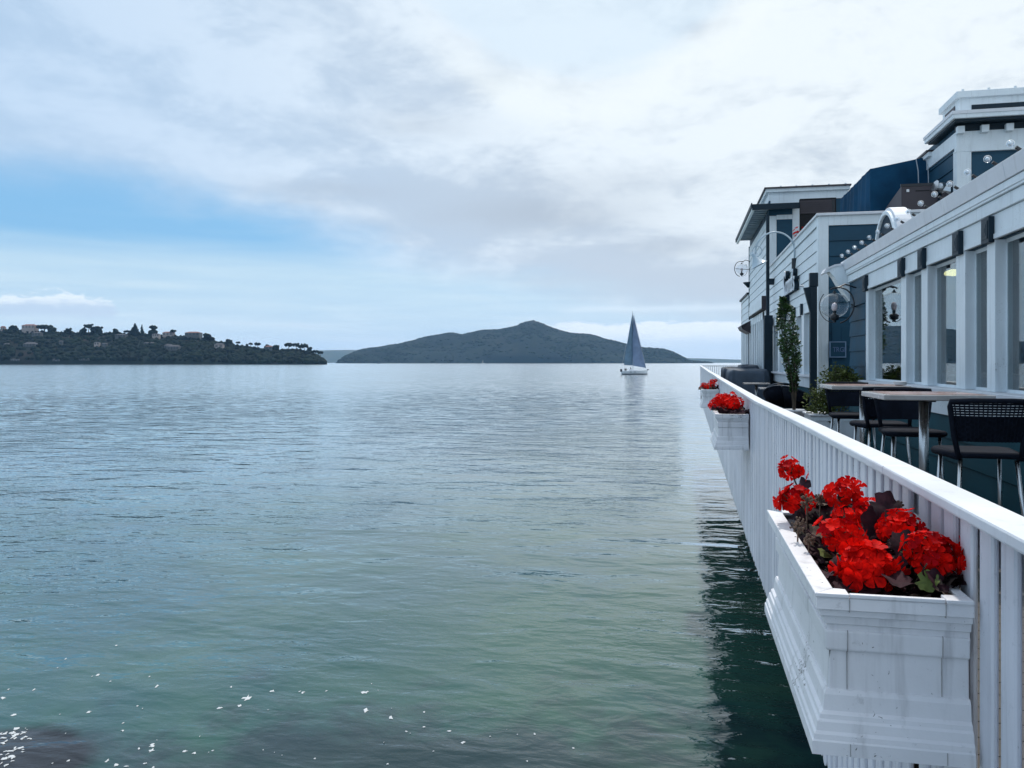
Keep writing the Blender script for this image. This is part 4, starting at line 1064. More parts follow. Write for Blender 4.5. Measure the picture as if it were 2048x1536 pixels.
for a, b in mp:
    MB().box(XF-.03, XF+.14, a, b, SILL+.002, HEADZ+.002).build('window_post', WHITE2, mid, bev=.006)
    c = (a+b)/2; m = MB(); pr = [(0, c+.085*math.cos(t*.628), HEADZ+.13+.15*math.sin(t*.628)) for t in range(10)]
    m.prism(pr, (XF-.09, 0, 0), (XF-.032, 0, 0)).build('oval_rosette', DKGREEN, mid)
MB().box(XF-.03, XF+.02, Y_M+.2, Y_T, HEADZ+.004, HEADZ+.245).build('frieze_panel', WHITE2, mid)
for i in range(len(mp)-1):
    y0, y1 = mp[i][1], mp[i+1][0]; f = MB(); w_ = .02
    for q in ((y0, y0+w_, SILL, HEADZ), (y1-w_, y1, SILL, HEADZ), (y0+w_, y1-w_, SILL, SILL+.03), (y0+w_, y1-w_, HEADZ-.04, HEADZ)): f.box(GX-.008, GX+.012, *q)
    f = f.build('window_frame', WHITE2, mid); MB().box(GX-.003, GX+.003, y0+w_, y1-w_, SILL+.03, HEADZ-.04).build('window_pane', GLASSP, f)
# door and menu board in the recess between near wing and middle building
dr = MB().box(XF+.24, XF+.9, Y_M-.075, Y_M-.03, .03, 2.35).build('service_door', NAVY, mid, bev=.006)
MB().box(XF+.44, XF+.85, Y_M-.088, Y_M-.075, 1.75, 2.2).build('door_panel', NAVY, dr, bev=.005)
MB().box(XF+.44, XF+.85, Y_M-.088, Y_M-.075, .3, 1.0).build('door_panel', NAVY, dr, bev=.005)
def text_mesh(s, size, depth, shear=0, sx=1.0):
    out = []; x = 0.0
    for ch in s:
        c = bpy.data.curves.new('t', 'FONT'); c.body = ch; c.size = size; c.extrude = depth/2; c.shear = shear; c.resolution_u = 4
        o = bpy.data.objects.new('t', c); col.objects.link(o); bpy.context.view_layer.update()
        me = bpy.data.meshes.new_from_object(o.evaluated_get(bpy.context.evaluated_depsgraph_get())); bpy.data.objects.remove(o); bpy.data.curves.remove(c)
        if len(me.vertices):
            xs = [v.co.x for v in me.vertices]; w = max(xs)-min(xs); off = min(xs)
            for v in me.vertices: v.co.x = (v.co.x-off)*sx
            out.append((x, me)); x += w*sx+size*.06
        else: x += size*.3
    return out, x
p0 = onY(1661, 685, Y_M-.1); p1 = onY(1690, 713, Y_M-.1)
sg = thing('framed_sign', (p0.x, Y_M-.1, p1.z), 'small framed navy sign with pale letters on the dark wall beside the white corner', 'sign')
MB().box(p0.x, p1.x, Y_M-.115, Y_M-.09, p1.z, p0.z).build('panel', NAVY, sg)
f = MB(); w_ = .022
for q in ((p0.x-w_, p1.x+w_, p0.z, p0.z+w_), (p0.x-w_, p1.x+w_, p1.z-w_, p1.z), (p0.x-w_, p0.x, p1.z, p0.z), (p1.x, p1.x+w_, p1.z, p0.z)): f.box(q[0], q[1], Y_M-.125, Y_M-.088, q[2], q[3])
f.build('frame', mat('pale_blue_frame', (.16, .25, .38), .5, .1, 4), sg)
ls, W = text_mesh('TRG1', .155, .006)
for x, me in ls:
    o = place('letter', me, mat('pale_letters', (.10, .16, .30), .6, .1, 4), sg, at=(p0.x+.045+x*.78, Y_M-.118, p1.z+.10)); o.rotation_euler = (R(90), 0, 0); o.scale = (.78, 1, 1)
# script sign, letters standing proud of the wall and reading away from the viewer
ss = thing('script_sign', (XF-.1, 22.4, 3.1), 'white three-dimensional script lettering sign on the middle building', 'sign')
SIGNW = mat('sign_white', (.70, .74, .80), .35, .1, 3)
def sign_letters(s, size, y, z, sx, adv):
    fr_, W_ = text_mesh(s, size, .02, .22); bk_, _ = text_mesh(s, size, .11, .22)
    for (x, me), (x2, me2) in zip(fr_, bk_):
        o = place('letter', me, SIGNW, ss, at=(XF-.155, y-x*sx, z)); o.rotation_euler = (R(90), 0, R(-90)); o.scale = (sx, 1, 1)
        q = place('letter_return', me2, DKGREEN, o, local=True, at=(0, 0, -.068))
    return W_*sx*adv
YS = 24.2
YS -= sign_letters('S', 1.45, YS, 2.98, .85, .92)
sign_letters("coma's", .80, YS, 3.28, .80, 1)

# ---------------- tower building
tw = thing('tower_building', (8, 33, 0), 'two-storey navy and white building with slatted eaves, beyond the middle building', 'building')
Y_W = 37.6
MB().box(XF+.01, 9, Y_T+.01, Y_W, 0, 7.3).build('wall', NAVY, tw)
clapX(tw, XF, Y_T+.05, Y_W-.1, 3.75, 6.55, .30, WHITE2)
MB().box(XF-.04, XF+.0, Y_W-.1, Y_W+.02, 0, 6.6).build('corner_board', DKGREEN, tw)
def fy(px, py, Y=Y_T): return onY(px, py, Y)
xa = XF; 
def front(name, pxa, pxb, pya, pyb, m_, yo=-.03, th=.05, b=tw, Y=Y_T):
    a = onY(pxa, pya, Y+yo); c = onY(pxb, pyb, Y+yo); return MB().box(a.x, c.x, Y+yo, Y+yo+th, c.z, a.z).build(name, m_, b, bev=.006)
front('corner_board', 1537, 1553, 432, 560, WHITE2)
front('window_post', 1585, 1599, 416, 560, WHITE2)
front('head_board', 1553.3, 1584.7, 430, 438, WHITE2)
front('navy_frieze', 1537, 1584.7, 416, 429.5, NAVY, -.02)
pnl = front('navy_panel', 1553.3, 1584.7, 438.5, 560, NAVY, -.015, .03)
front('balcony_shade_panel', 1599.5, 1668, 425, 560, DARK, -.02)  # flat near-black panel, paints the shade inside the balcony
m = MB()
for i in range(6):
    a = fy(1600, 402+i*4.2); c = fy(1668, 404.4+i*4.2); MB().box(a.x, c.x, Y_T-.05, Y_T-.022, c.z, a.z).build('louvre_slat', BROWN, tw)
a, c = fy(1599.5, 398), fy(1672, 426); MB().box(a.x, c.x, Y_T-.021, Y_T, c.z, a.z).build('louvre_back', DARK, tw)
front('post', 1664, 1670, 398, 440, IRON, -.06)
# eave slab over the lower storey, slatted soffit
ez1 = atD(1504, 409, 27.9).z; ez0 = ez1-.20; ex0 = 2.40; ey0 = 28.95
a = onY(1599, 405, ey0)
MB().box(ex0, a.x, ey0, ey0+.09, ez0, ez1).build('eave_fascia', DKGREEN, tw, bev=.01)
MB().box(ex0-.0, ex0+.09, ey0+.092, 37.2, ez0, ez1).build('eave_fascia', WHITE2, tw, bev=.01)
MB().box(ex0-.04, ex0+.0, ey0-.02, 37.25, ez0+.08, ez1+.04).build('gutter', DKGREEN, tw, bev=.01)
MB().box(ex0+.092, a.x, ey0+.092, 37.2, ez1-.05, ez1).build('eave_roof', NAVY, tw)
Y = ey0+.25
SOFW = mat('soffit_slat', (.42, .50, .58), .6, .1, 2)
while Y < 37.1:
    MB().box(ex0+.092, XF-.0, Y, Y+.10, ez1-.10, ez1-.052).build('soffit_slat', SOFW, tw); Y += .42
# upper box
ua, ub = fy(1539.6, 378), fy(1696, 369)
uz1 = ua.z; uz0 = fy(1540, 396).z
MB().box(XF, ub.x, Y_T-.01, 35, uz1-.42, uz1-.02).build('upper_fascia', WHITE2, tw, bev=.01)
MB().box(XF-.10, ub.x+.05, Y_T-.12, 35.1, uz1-.14, uz1).build('upper_cornice', WHITE2, tw, bev=.01)
MB().box(XF-.16, ub.x+.08, Y_T-.18, 35.16, uz1-.02, uz1+.03).build('roof_edge', BROWN, tw)
a, c = fy(1541, 393), fy(1598, 411); MB().box(a.x, c.x, Y_T-.03, Y_T, c.z, a.z-.02).build('upper_panel', WHITE2, tw)
for px in (1561, 1592, 1624, 1657, 1690):
    p = fy(px, 375); MB().tube([(p.x, Y_T-.1, uz1), (p.x, Y_T-.1, uz1+.07)], .035, 6).build('roof_stud', WHITE2, tw)
# canopy over the entrance, door and windows below
MB().box(2.82, 3.0, 29.95, 35.6, 3.36, 3.74).build('canopy_fascia', WHITE2, tw, bev=.01)
MB().box(2.80, 3.0, 29.90, 29.945, 3.30, 3.78).build('canopy_end', BROWN, tw)
MB().box(2.84, 2.99, 29.96, 35.5, 3.30, 3.355).build('canopy_soffit', DARK, tw)  # shade under the canopy is put into this near-black colour
MB().box(XF-.02, XF+.0, 29.6, 30.85, .02, 3.29).build('door_surround', WHITE2, tw)
d_ = MB().box(XF-.035, XF-.021, 29.9, 30.6, .02, 1.75).build('door', DARK, tw)
for y in (29.85, 30.25): MB().box(XF-.035, XF-.021, y, y+.22, 2.1, 2.75).build('small_window', NAVY, tw)
for y in (31.1, 31.9, 32.7, 33.5, 34.3, 35.1, 35.9, 36.7): MB().box(XF-.06, XF+.0, y, y+.28, .02, 3.28).build('window_post', WHITE2, tw)
for y in (31.38, 32.18, 32.98, 33.78, 34.58, 35.38, 36.18): MB().box(XF-.03, XF-.002, y, y+.52, 1.1, 3.0).build('window_pane', GLASSP, tw)
MB().box(XF-.045, XF+.0, 31.1, Y_W, 3.0, 3.29).build('frieze_panel', WHITE2, tw)
MB().box(XF-.05, XF+.0, 31.1, Y_W, .80, 1.08).build('apron_board', WHITE2, tw)
# ---------------- far wing
fw = thing('far_wing', (7, 40, 0), 'farthest low white wing at the end of the deck, under a thin dark roof edge', 'building')
MB().box(XF+.01, 8, Y_W+.05, 42.2, 0, 4.45).build('wall', NAVY, fw)
clapX(fw, XF, Y_W+.05, 42.1, 3.1, 4.35, .31, WHITE2)
MB().box(XF-.12, 8.1, Y_W+.05, 42.35, 4.47, 4.56).build('roof_edge', DKGREEN, fw)
MB().box(XF-.05, XF+.0, Y_W+.05, 42.1, 4.36, 4.465).build('frieze_board', WHITE2, fw)
MB().box(XF-.03, XF+.05, 42.1, 42.2, 0, 4.465).build('corner_board', DKGREEN, fw)
for y in (37.9, 38.8, 39.7, 40.6, 41.5): MB().box(XF-.07, XF+.0, y, y+.35, .02, 3.08).build('window_post', WHITE2, fw)
for y in (38.25, 39.15, 40.05, 40.95): MB().box(XF-.03, XF-.002, y, y+.55, 1.1, 2.9).build('window_pane', GLASSP, fw)
aw = thing('small_awning', (2.9, 37.2, 2.7), 'small dark tapered awning on the facade below the dish lamp', 'awning')
MB().hexa([(2.62, 36.6, 2.86), (3, 36.6, 2.66), (3, 38.6, 2.66), (2.62, 38.6, 2.86), (2.55, 36.5, 3.02), (3, 36.5, 3.26), (3, 38.7, 3.26), (2.55, 38.7, 3.02)]).build('canvas', BROWN, aw)

# ---------------- tall rear building on the right
TX, TY = 5.45, 19.6
tb = thing('rear_upper_storey', (9, 22, 3.3), 'tall navy upper storey with white cornices rising behind the near wing at right', 'building')
def tf(px, py, Y=TY): return onY(px, py, Y)
c0 = tf(1915, 300); TXc = c0.x
def tfront(name, pxa, pxb, pya, pyb, m_, yo=0.0, th=.12):
    a = tf(pxa, pya, TY+yo); c = tf(pxb, pyb, TY+yo); return MB().box(a.x, c.x, TY+yo, TY+yo+th, min(a.z, c.z), max(a.z, c.z)).build(name, m_, tb, bev=.008)
zE1, zE0 = tf(1915, 234).z, tf(1915, 247).z
zR = tf(1918, 184).z
XR = 12.5
MB().box(TXc+.02, XR, TY+.03, 27.5, 3.3, zE0).build('wall', NAVY, tb)
clapX(tb, TXc+.02, TY+.2, 27.3, 3.3, zE0-.25, .36, NAVY)
MB().box(TXc-.03, TXc+.0+(tf(1942, 300).x-TXc), TY-.03, TY+.2, 3.3, tf(1915, 300).z).build('corner_board', WHITE2, tb, bev=.008)
zf1, zf0 = tf(1915, 264).z, tf(1915, 305).z
MB().box(TXc-.04, XR, TY-.04, TY+.1, zf0, zf1).build('frieze_board', WHITE2, tb, bev=.008)
MB().box(TXc-.04, TXc+.05, TY+.102, TY+2.6, zf0+.12, zf1).build('frieze_board', WHITE2, tb, bev=.008)
MB().box(TXc-.05, XR, TY-.05, TY+.05, zf1+.002, zE0).build('dark_frieze', DKGREEN, tb)
x = TXc-.05
while x < XR:
    MB().box(x, x+.15, TY-.17, TY-.045, zf1-.07, zf1+.09).build('dentil', WHITE2, tb, bev=.006); x += .49
m_e = MB().box(TXc-.22, XR, TY-.42, 21.3, zE0, zE1).build('eave', WHITE2, tb, bev=.012)
MB().box(TXc-.24, XR, TY-.44, 21.32, zE1-.05, zE1+.02).build('eave_cap', WHITE, tb)
MB().box(TXc-.16, XR-.1, TY-.36, 21.2, zE0-.05, zE0-.002).build('eave_soffit', DKGREEN, tb)
# parapet box
bx0 = tf(1918, 200).x
zb1 = zR
MB().box(bx0, XR, TY+.0, TY+1.15, zE1+.022, zb1-.02).build('parapet', WHITE2, tb, bev=.01)
MB().box(bx0-.07, XR, TY-.07, TY+1.22, zb1-.15, zb1).build('parapet_cornice', WHITE2, tb, bev=.012)
a, c = tf(1943, 210), tf(2048, 220); MB().box(a.x, XR-.3, TY-.012, TY-.001, c.z, a.z).build('vent_slot', DKGREEN, tb)
MB().box(bx0-.012, bx0-.001, TY+.25, TY+.95, zE1+.1, zE1+.32).build('vent_slot', BROWN, tb)
for px in (1925, 1977, 2030):
    p = tf(px, 182); MB().tube([(p.x, TY-.02, zb1), (p.x, TY-.02, zb1+.045)], .03, 6).build('roof_stud', WHITE2, tb)
# lower roof stepping down behind
MB().box(TXc-.12, XR, 21.35, 27.6, zE0-.28, zE0-.16).build('lower_eave', WHITE2, tb, bev=.01)
MB().box(TXc-.16, XR, 21.35, 27.65, zE0-.18, zE0-.13).build('lower_eave_cap', BROWN, tb)
tfront('upper_sash', 1943, 2090, 311, 372, NAVY, -.015, .04)

# ---------------- on the middle building's roof
YA, YC = 20.2, 21.8
cv = thing('canvas_enclosure', (4.6, 23, 4.4), 'dark blue canvas enclosure standing on the flat roof of the middle building', 'awning')
a = onY(1740, 338, YC); b_ = onY(1855, 312, YC); xl = a.x; xr = TXc+.0
m = MB(); n = 26; vs = []
for i in range(n+1):
    y = YC+(25.6-YC)*i/n; o_ = .05*math.sin(i*1.9)+.03*math.sin(i*.7+1)
    vs += [(xl+o_*.3, y, a.z), (xl+o_-.02, y, 5.1), (xl-.10+o_*1.3, y, 4.4)]
fs = [(i*3+j, (i+1)*3+j, (i+1)*3+j+1, i*3+j+1) for i in range(n) for j in range(2)]
m.add(vs, fs).build('canvas_side', CANVAS, cv, smooth=True)
MB().prism([(xl, 0, 4.4), (xl, 0, a.z), (xl+(b_.x-xl)*.55, 0, a.z+.10), (b_.x+.1, 0, b_.z), (b_.x+.1, 0, 4.4)], (0, YC-.02, 0), (0, YC+.02, 0)).build('canvas_front', CANVAS, cv)
MB().hexa([(xl, YC, a.z-.03), (b_.x+.1, YC, b_.z-.03), (b_.x+.1, 25.6, b_.z-.03), (xl, 25.6, a.z-.03), (xl, YC, a.z), (b_.x+.1, YC, b_.z), (b_.x+.1, 25.6, b_.z), (xl, 25.6, a.z)]).build('canvas_top', CANVAS, cv)
ac = thing('rooftop_unit', (5, YA+.5, 4.4), 'boxy brown metal ventilation unit on the roof in front of the blue canvas', 'ventilation unit')
a = onY(1803, 371, YA); c = onY(1876, 365, YA)
m = MB().hexa([(a.x, YA, 4.4), (c.x, YA, 4.4), (c.x, YA+1.3, 4.4), (a.x-.05, YA+1.3, 4.4), (a.x, YA, a.z), (c.x, YA, a.z+.02), (c.x, YA+1.3, a.z+.02), (a.x-.05, YA+1.3, a.z-.28)]).build('casing', BROWN, ac, bev=.02)
MB().box(a.x-.02, c.x+.02, YA-.02, YA+.02, a.z-.03, a.z+.03).build('lid_edge', IRON, ac)
MB().box(a.x+.1, a.x+.16, YA-.03, YA-.001, a.z-.16, a.z-.1).build('latch', STEEL, ac)
MB().box(a.x+.3, a.x+.6, YA-.012, YA-.001, a.z-.15, a.z-.13).build('grille_slot', DARK, ac)
fo = thing('foil_duct', (TXc-.2, YA, 4.6), 'crumpled silver foil duct end between the brown unit and the white corner post', 'duct')
p = onY(1890, 378, YA-.1); m = MB(); rr = random.Random(4); pts = []
for i in range(9): pts.append(p+Vector((-.22+.055*i, rr.uniform(-.05, .05), .10-.02*i+rr.uniform(-.03, .03))))
m.tube(pts, [rr.uniform(.05, .16) for _ in pts], 9); m.build('duct', FOIL, fo)
MB().tube([p+Vector((.05, 0, -.05)), p+Vector((.05, .1, -.35)), p+Vector((.05, .2, -.7))], .12, 10).build('pipe', BROWN, fo)
for i, (x0_, yy0) in enumerate([(1832, 318), (1852, 316)]):
    a = onY(x0_, yy0, YA+.6); b = onY(x0_+5, 366, YA+.6)
    tag(MB().tube([a, a.lerp(b, .5)+Vector((.02, 0, 0)), b], .012, 5).build('cable', mat('pale_cable', (.35, .4, .45), .6, .1, 3)), ['thin pale cable dropping to the brown unit, the left one', 'thin pale cable dropping to the brown unit, the right one'][i], 'cable', 'cables above the rooftop unit')

# ================================================================== LAMPS AND POSTS
def globe_lamp(c, r, wallx, label, ring=True, ryaw=R(35)):
    c = Vector(c); g = thing('globe_lamp', c, label, 'lamp', 'glass globe wall lamps')
    go = MB().sphere(c, r, 28, 18, .93).build('globe', GLASSG, g, smooth=True)
    MB().lathe([(.02, -r*.93-.05), (r*.30, -r*.93-.03), (r*.34, -r*.93+.03), (r*.22, -r*.93+.06)], c, 16).build('cup', IRON, g, smooth=True)
    MB().lathe([(r*.20, r*.90), (r*.12, r*.98), (.012, r*1.12)], c, 14).build('finial', IRON, g, smooth=True)
    MB().tube([c+Vector((0, 0, -r*.85)), c+Vector((0, 0, -r*.35))], .028, 8).build('bulb_holder', IRON, g)
    MB().sphere(c+Vector((0, 0, -r*.12)), r*.22, 12, 10, 1.5).build('bulb', mat('milky_bulb', (.75, .62, .62), .3, .1, 9), g, smooth=True)
    d = Vector((math.cos(ryaw), -math.sin(ryaw), 0)); n = 40; R_ = r*1.28
    MB().tube([c+d*(.22*r+math.cos(a)*R_*.98)+Vector((0, 0, math.sin(a)*R_*1.05)) for a in [R(-80)+R(195)*i/n for i in range(n+1)]], r*.06, 8).build('bracket_ring', IRON, g)
    MB().tube([c-d*math.cos(a)*R_*.92+Vector((0, 0, math.sin(a)*R_)) for a in [R(-85)+R(130)*i/n for i in range(n+1)]], r*.028, 6).build('thin_arc', IRON, g)
    a = c+Vector((0, 0, R_*.97)); b = Vector((wallx, c.y+.10, c.z+R_*1.05))
    MB().tube([a, a.lerp(b, .5)+Vector((0, 0, r*.3)), b], r*.06, 8).build('arm', IRON, g)
    MB().tube([c+d*R_, Vector((wallx, c.y+.10, c.z-r*.1))], r*.05, 6).build('stay', IRON, g)
    MB().tube([c+Vector((0, 0, -r*.9)), c+Vector((0, 0, -R_))], r*.12, 8).build('stem', IRON, g)
    return g
p = onY(1669, 611, 14.85)
globe_lamp(p, .232, XF-.02, 'clear glass globe lamp in a black ring at the corner of the near wing')
p = onY(1483.5, 538, 37.0)
globe_lamp(p, .25, XF-.02, 'clear glass globe lamp hanging out over the water from the far tower corner', ryaw=R(150))
ds = thing('dish_lamp', (2.98, Y_W-.05, 4.9), 'small inverted dish lamp on the corner pipe under the far globe lamp', 'lamp')
MB().lathe([(.22, .12), (.24, .10), (.10, -.05), (.04, -.12)], (2.93, Y_W-.2, atD(1500, 570, 36).z), 16).build('dish', DKGREEN, ds, smooth=True)
# gooseneck sign lamp
b = onX(1592, 508, XF); gl = thing('gooseneck_lamp', (b.x, b.y, b.z), 'pale gooseneck lamp arching out from the middle building above the sign', 'lamp')
t = b.z; yb = b.y; pts = []
for i in range(25):
    a = math.pi*i/24; pts.append((2.96-.50*(1-math.cos(a)), yb-.02, t+.10+.50*math.sin(a)))
pts.append((1.93, yb-.02, t-.02))
GOOSE = mat('goose_paint', (.45, .55, .62), .35, .1, 4)
MB().tube([(2.96, yb-.02, t-.2)]+pts, .022, 8).build('arm', GOOSE, gl, smooth=True)
MB().tube([(2.96, yb-.02, t-.42), (2.96, yb-.02, t-.12)], .075, 10).build('wall_bracket', IRON, gl)
m = MB().lathe([(.24, -.26), (.22, -.25), (.06, -.03), (.05, .08), (.03, .10)], (0, 0, 0), 20, False)
o = m.build('shade', GOOSE, gl, smooth=True); o.location = Vector((1.93, yb-.02, t-.05))-WORIG[gl.name]; o.rotation_euler = (0, R(-28), 0)
MB().sphere((1.90, yb-.02, t+.02), .10, 14, 10).build('glass_jar', GLASSG, gl, smooth=True)
pts = []
for i in range(17): a = 2*math.pi*i/16; pts.append((2.0+.12*math.cos(a), yb-.03, t+.10+.14*math.sin(a)))
MB().tube(pts, .012, 6).build('scroll', GOOSE, gl)
# dark posts on the deck
pp = onX(1626.5, 740, 2.78)
lp = thing('deck_post', (2.78, pp.y, 0), 'square dark teal post with a flared bracket in front of the white corner', 'post', 'dark teal posts along the facade')
Yp = pp.y; zt = onX(1626.5, 546, 2.78).z
MB().box(2.71, 2.85, Yp-.07, Yp+.07, 0, zt-.30).build('shaft', DKGREEN, lp, bev=.008)
MB().box(2.70, 2.87, Yp-.08, Yp+.08, zt-.298, zt).build('cap_block', DKGREEN, lp, bev=.01)
MB().prism([(2.71, 0, zt-.30), (2.58, 0, zt-.32), (2.71, 0, zt-.85)], (0, Yp-.05, 0), (0, Yp+.05, 0)).build('bracket', DKGREEN, lp)
MB().tube([(2.59, Yp, zt-.29), (2.50, Yp, zt-.27)], .02, 8).build('peg', WHITE, lp)
pp = onX(1535.5, 740, 2.78); Yp = pp.y; zt = atD(1535.5, 430, pp.y/1.0441).z
lp = thing('deck_post', (2.78, Yp, 0), 'tall slim dark pole rising past the roof line beside the potted tree', 'post', 'dark teal posts along the facade')
MB().tube([(2.78, Yp, 2.9), (2.78, Yp, zt)], .055, 12).build('upper_pole', DKGREEN, lp)
MB().box(2.66, 2.93, Yp-.12, Yp+.12, 0, 2.95).build('casing', DKGREEN, lp, bev=.012)
MB().box(2.74, 3.1, Yp-.06, Yp+.06, zt-2.3, zt-2.1).build('wall_clamp', DKGREEN, lp)

# ================================================================== FURNITURE
def pedestal_table(loc, w, l, h, label, wood=True, rot=0, round_=False):
    t = thing('bar_table' if h > .9 else 'dining_table', loc, label, 'table', 'square pedestal tables on the deck', rot)
    MB().box(-w/2, w/2, -l/2, l/2, h-.042, h).build('table_top', TABTOP, t, True, bev=.006)
    if wood: MB().box(-w/2+.05, w/2-.05, -l/2+.05, l/2-.05, h+.0005, h+.003).build('wood_inlay', TABWOOD, t, True)
    MB().tube([(0, 0, .03), (0, 0, h-.045)], .036, 20).build('column', STEEL, t, True, smooth=True)
    MB().lathe([(.28, 0), (.28, .012), (.06, .03), (.04, .05)], (0, 0, 0), 24).build('base_plate', STEEL, t, True, smooth=True)
    m = MB()
    for a in (0, math.pi/2): m.hexa([(math.cos(a)*x-math.sin(a)*y, math.sin(a)*x+math.cos(a)*y, z) for x, y, z in [(-.25,-.02,h-.06),(.25,-.02,h-.06),(.25,.02,h-.06),(-.25,.02,h-.06),(-.25,-.02,h-.044),(.25,-.02,h-.044),(.25,.02,h-.044),(-.25,.02,h-.044)]])
    m.build('spider', IRON, t, True)
    return t
pedestal_table((1.93, 7.09, 0), .79, .80, 1.15, 'near bar-height table with a reddish inlaid top just behind the rail')
pedestal_table((1.975, 9.55, 0), .79, .78, 1.15, 'second bar-height table in front of the leafy planter box')
dt = thing
def stool(loc, rz, label, logo):
    s = thing('bar_stool', loc, label, 'bar stool', 'black woven bar stools on the deck', rz)
    # local: faces +Y, back at -Y
    sh = .80
    MB().prism([(x, y, 0) for x, y in [(-.19, -.22), (.19, -.22), (.23, .20), (.20, .245), (-.20, .245), (-.23, .20)]], (0, 0, sh-.045), (0, 0, sh)).build('seat', WICK, s, True, bev=.02, seg=3)
    m = MB(); q = [(-.19, -.22), (-.235, .19), (-.20, .25), (.20, .25), (.235, .19), (.19, -.22)]
    m.tube([(x, y, sh-.03) for x, y in q], .027, 10).build('seat_rim', WICK, s, True, smooth=True)
    # woven back: curved, wider at the top
    bw = MB(); rows = 15; cols = 18
    def bp(u, v): # u -1..1 , v 0..1
        w = .195+.055*v; x = u*w; y = -.225-.055*v+.045*u*u; z = sh+.0+.34*v; return Vector((x, y, z))
    for i in range(rows):
        v0 = .22+.76*i/rows; v1 = v0+.76/rows*(.93 if i < 6 else .78)
        for j in range(cols):
            u0, u1 = -1+2*j/cols, -1+2*(j+1)/cols; k = .006 if (i+j) % 2 else -.003
            a, b, c, d = bp(u0, v0), bp(u1, v0), bp(u1, v1), bp(u0, v1); nn = Vector((0, k, 0))
            bw.add([a+nn, b+nn, c+nn, d+nn], [(0, 1, 2, 3)])
    for j in range(cols+1):
        u = -1+2*j/cols; bw.tube([bp(u, .2), bp(u, .6), bp(u, .99)], .0042, 4, False)
    bk = bw.build('woven_back', WICK, s, True); stuff(bk)
    bb = MB(); bb.add([bp(-1, .2)+Vector((0, .008, 0)), bp(0, .2)+Vector((0, .008, 0)), bp(1, .2)+Vector((0, .008, 0)), bp(1, .68)+Vector((0, .008, 0)), bp(0, .68)+Vector((0, .008, 0)), bp(-1, .68)+Vector((0, .008, 0))], [(0, 1, 4, 5), (1, 2, 3, 4)]); bb.build('back_liner', WICK, s, True)
    MB().tube([(-.19, -.22, sh-.03), bp(-1, .3), bp(-1, .9), bp(-.97, 1.0), bp(-.5, 1.02), bp(0, 1.02), bp(.5, 1.02), bp(.97, 1.0), bp(1, .9), bp(1, .3), (.19, -.22, sh-.03)], .018, 8).build('back_frame', WICK, s, True, smooth=True)
    for sx in (-1, 1):
        MB().tube([(sx*.17, -.19, sh-.05), (sx*.225, -.29, 0)], .0135, 10).build('leg', STEEL, s, True, smooth=True)
        MB().tube([(sx*.19, .21, sh-.05), (sx*.225, .28, 0)], .0135, 10).build('leg', STEEL, s, True, smooth=True)
    zz = .30; MB().tube([(-.205, -.255, zz), (.205, -.255, zz), (.21, .255, zz), (-.21, .255, zz), (-.205, -.255, zz)], .010, 8).build('foot_ring', STEEL, s, True)
    if logo:
        l_, w_ = text_mesh('S', .15, .004, .2)
        for x, me in l_:
            o = place('emblem', me, mat('emblem_grey', (.30, .31, .33), .6, .1, 4), s, local=True, at=(-.14, -.235, sh+.16)); o.rotation_euler = (R(80), 0, R(180))
    return s
stool((2.02, 6.12, 0), R(-2), 'black woven bar stool with steel legs seen from behind at the right edge', False)
stool((2.03, 7.90, 0), R(180), 'black bar stool facing the viewer across the near table, pale letter on its back', True)
stool((1.98, 8.72, 0), R(4), 'black bar stool turned away between the two bar tables', False)
stool((1.98, 10.2, 0), R(182), 'black bar stool in front of the leafy planter box, pale letter on its back', True)
# low dining tables and tub chairs farther along
pedestal_table((2.3, 21.3, 0), .72, .7, .76, 'low dining table with a pale top beside the potted tree', False)
pedestal_table((2.15, 24.6, 0), .72, .7, .80, 'farther low dining table with a pale top by the dark pole', False)
def tub_chair(loc, rz, label):
    s = thing('tub_chair', loc, label, 'chair', 'dark woven tub chairs', rz)
    MB().lathe([(.25, .34), (.27, .38), (.27, .44), (.22, .46)], (0, 0, 0), 20).build('seat', WICK, s, True, smooth=True)
    m = MB(); n = 20; vs = []
    for i in range(n+1):
        a = R(160)+R(220)*i/n; h = .56+.28*math.sin(math.pi*i/n)**.8
        for (r_, z) in ((.27, .36), (.31, h*.6+.15), (.345, h), (.32, h+.01), (.285, h*.6+.15), (.25, .40)): vs.append((r_*math.cos(a), r_*math.sin(a), z))
    fs = [(i*6+j, (i+1)*6+j, (i+1)*6+(j+1) % 6, i*6+(j+1) % 6) for i in range(n) for j in range(6)]+[(5, 4, 3, 2, 1, 0), tuple(n*6+k for k in range(6))]
    m.add(vs, fs).build('woven_shell', WICK, s, True, smooth=True)
    MB().tube([(.345*math.cos(R(160)+R(220)*i/n), .345*math.sin(R(160)+R(220)*i/n), .57+.28*math.sin(math.pi*i/n)**.8) for i in range(n+1)], .02, 8).build('top_roll', mat('chair_roll', (.03, .045, .07), .4, .2, 20), s, True, smooth=True)
    for k in range(4):
        a = math.pi/4+k*math.pi/2; MB().tube([(.2*math.cos(a), .2*math.sin(a), .36), (.25*math.cos(a), .25*math.sin(a), 0)], .015, 8).build('leg', IRON, s, True)
    return s
tub_chair((2.30, 20.4, 0), R(0), 'dark woven tub chair with its arched back to the viewer at the low table')
tub_chair((2.55, 22.6, 0), R(10), 'dark woven tub chair behind the low table, against the facade')
tub_chair((2.66, 19.9, 0), R(-60), 'dark woven tub chair in the shade behind the tree pot')
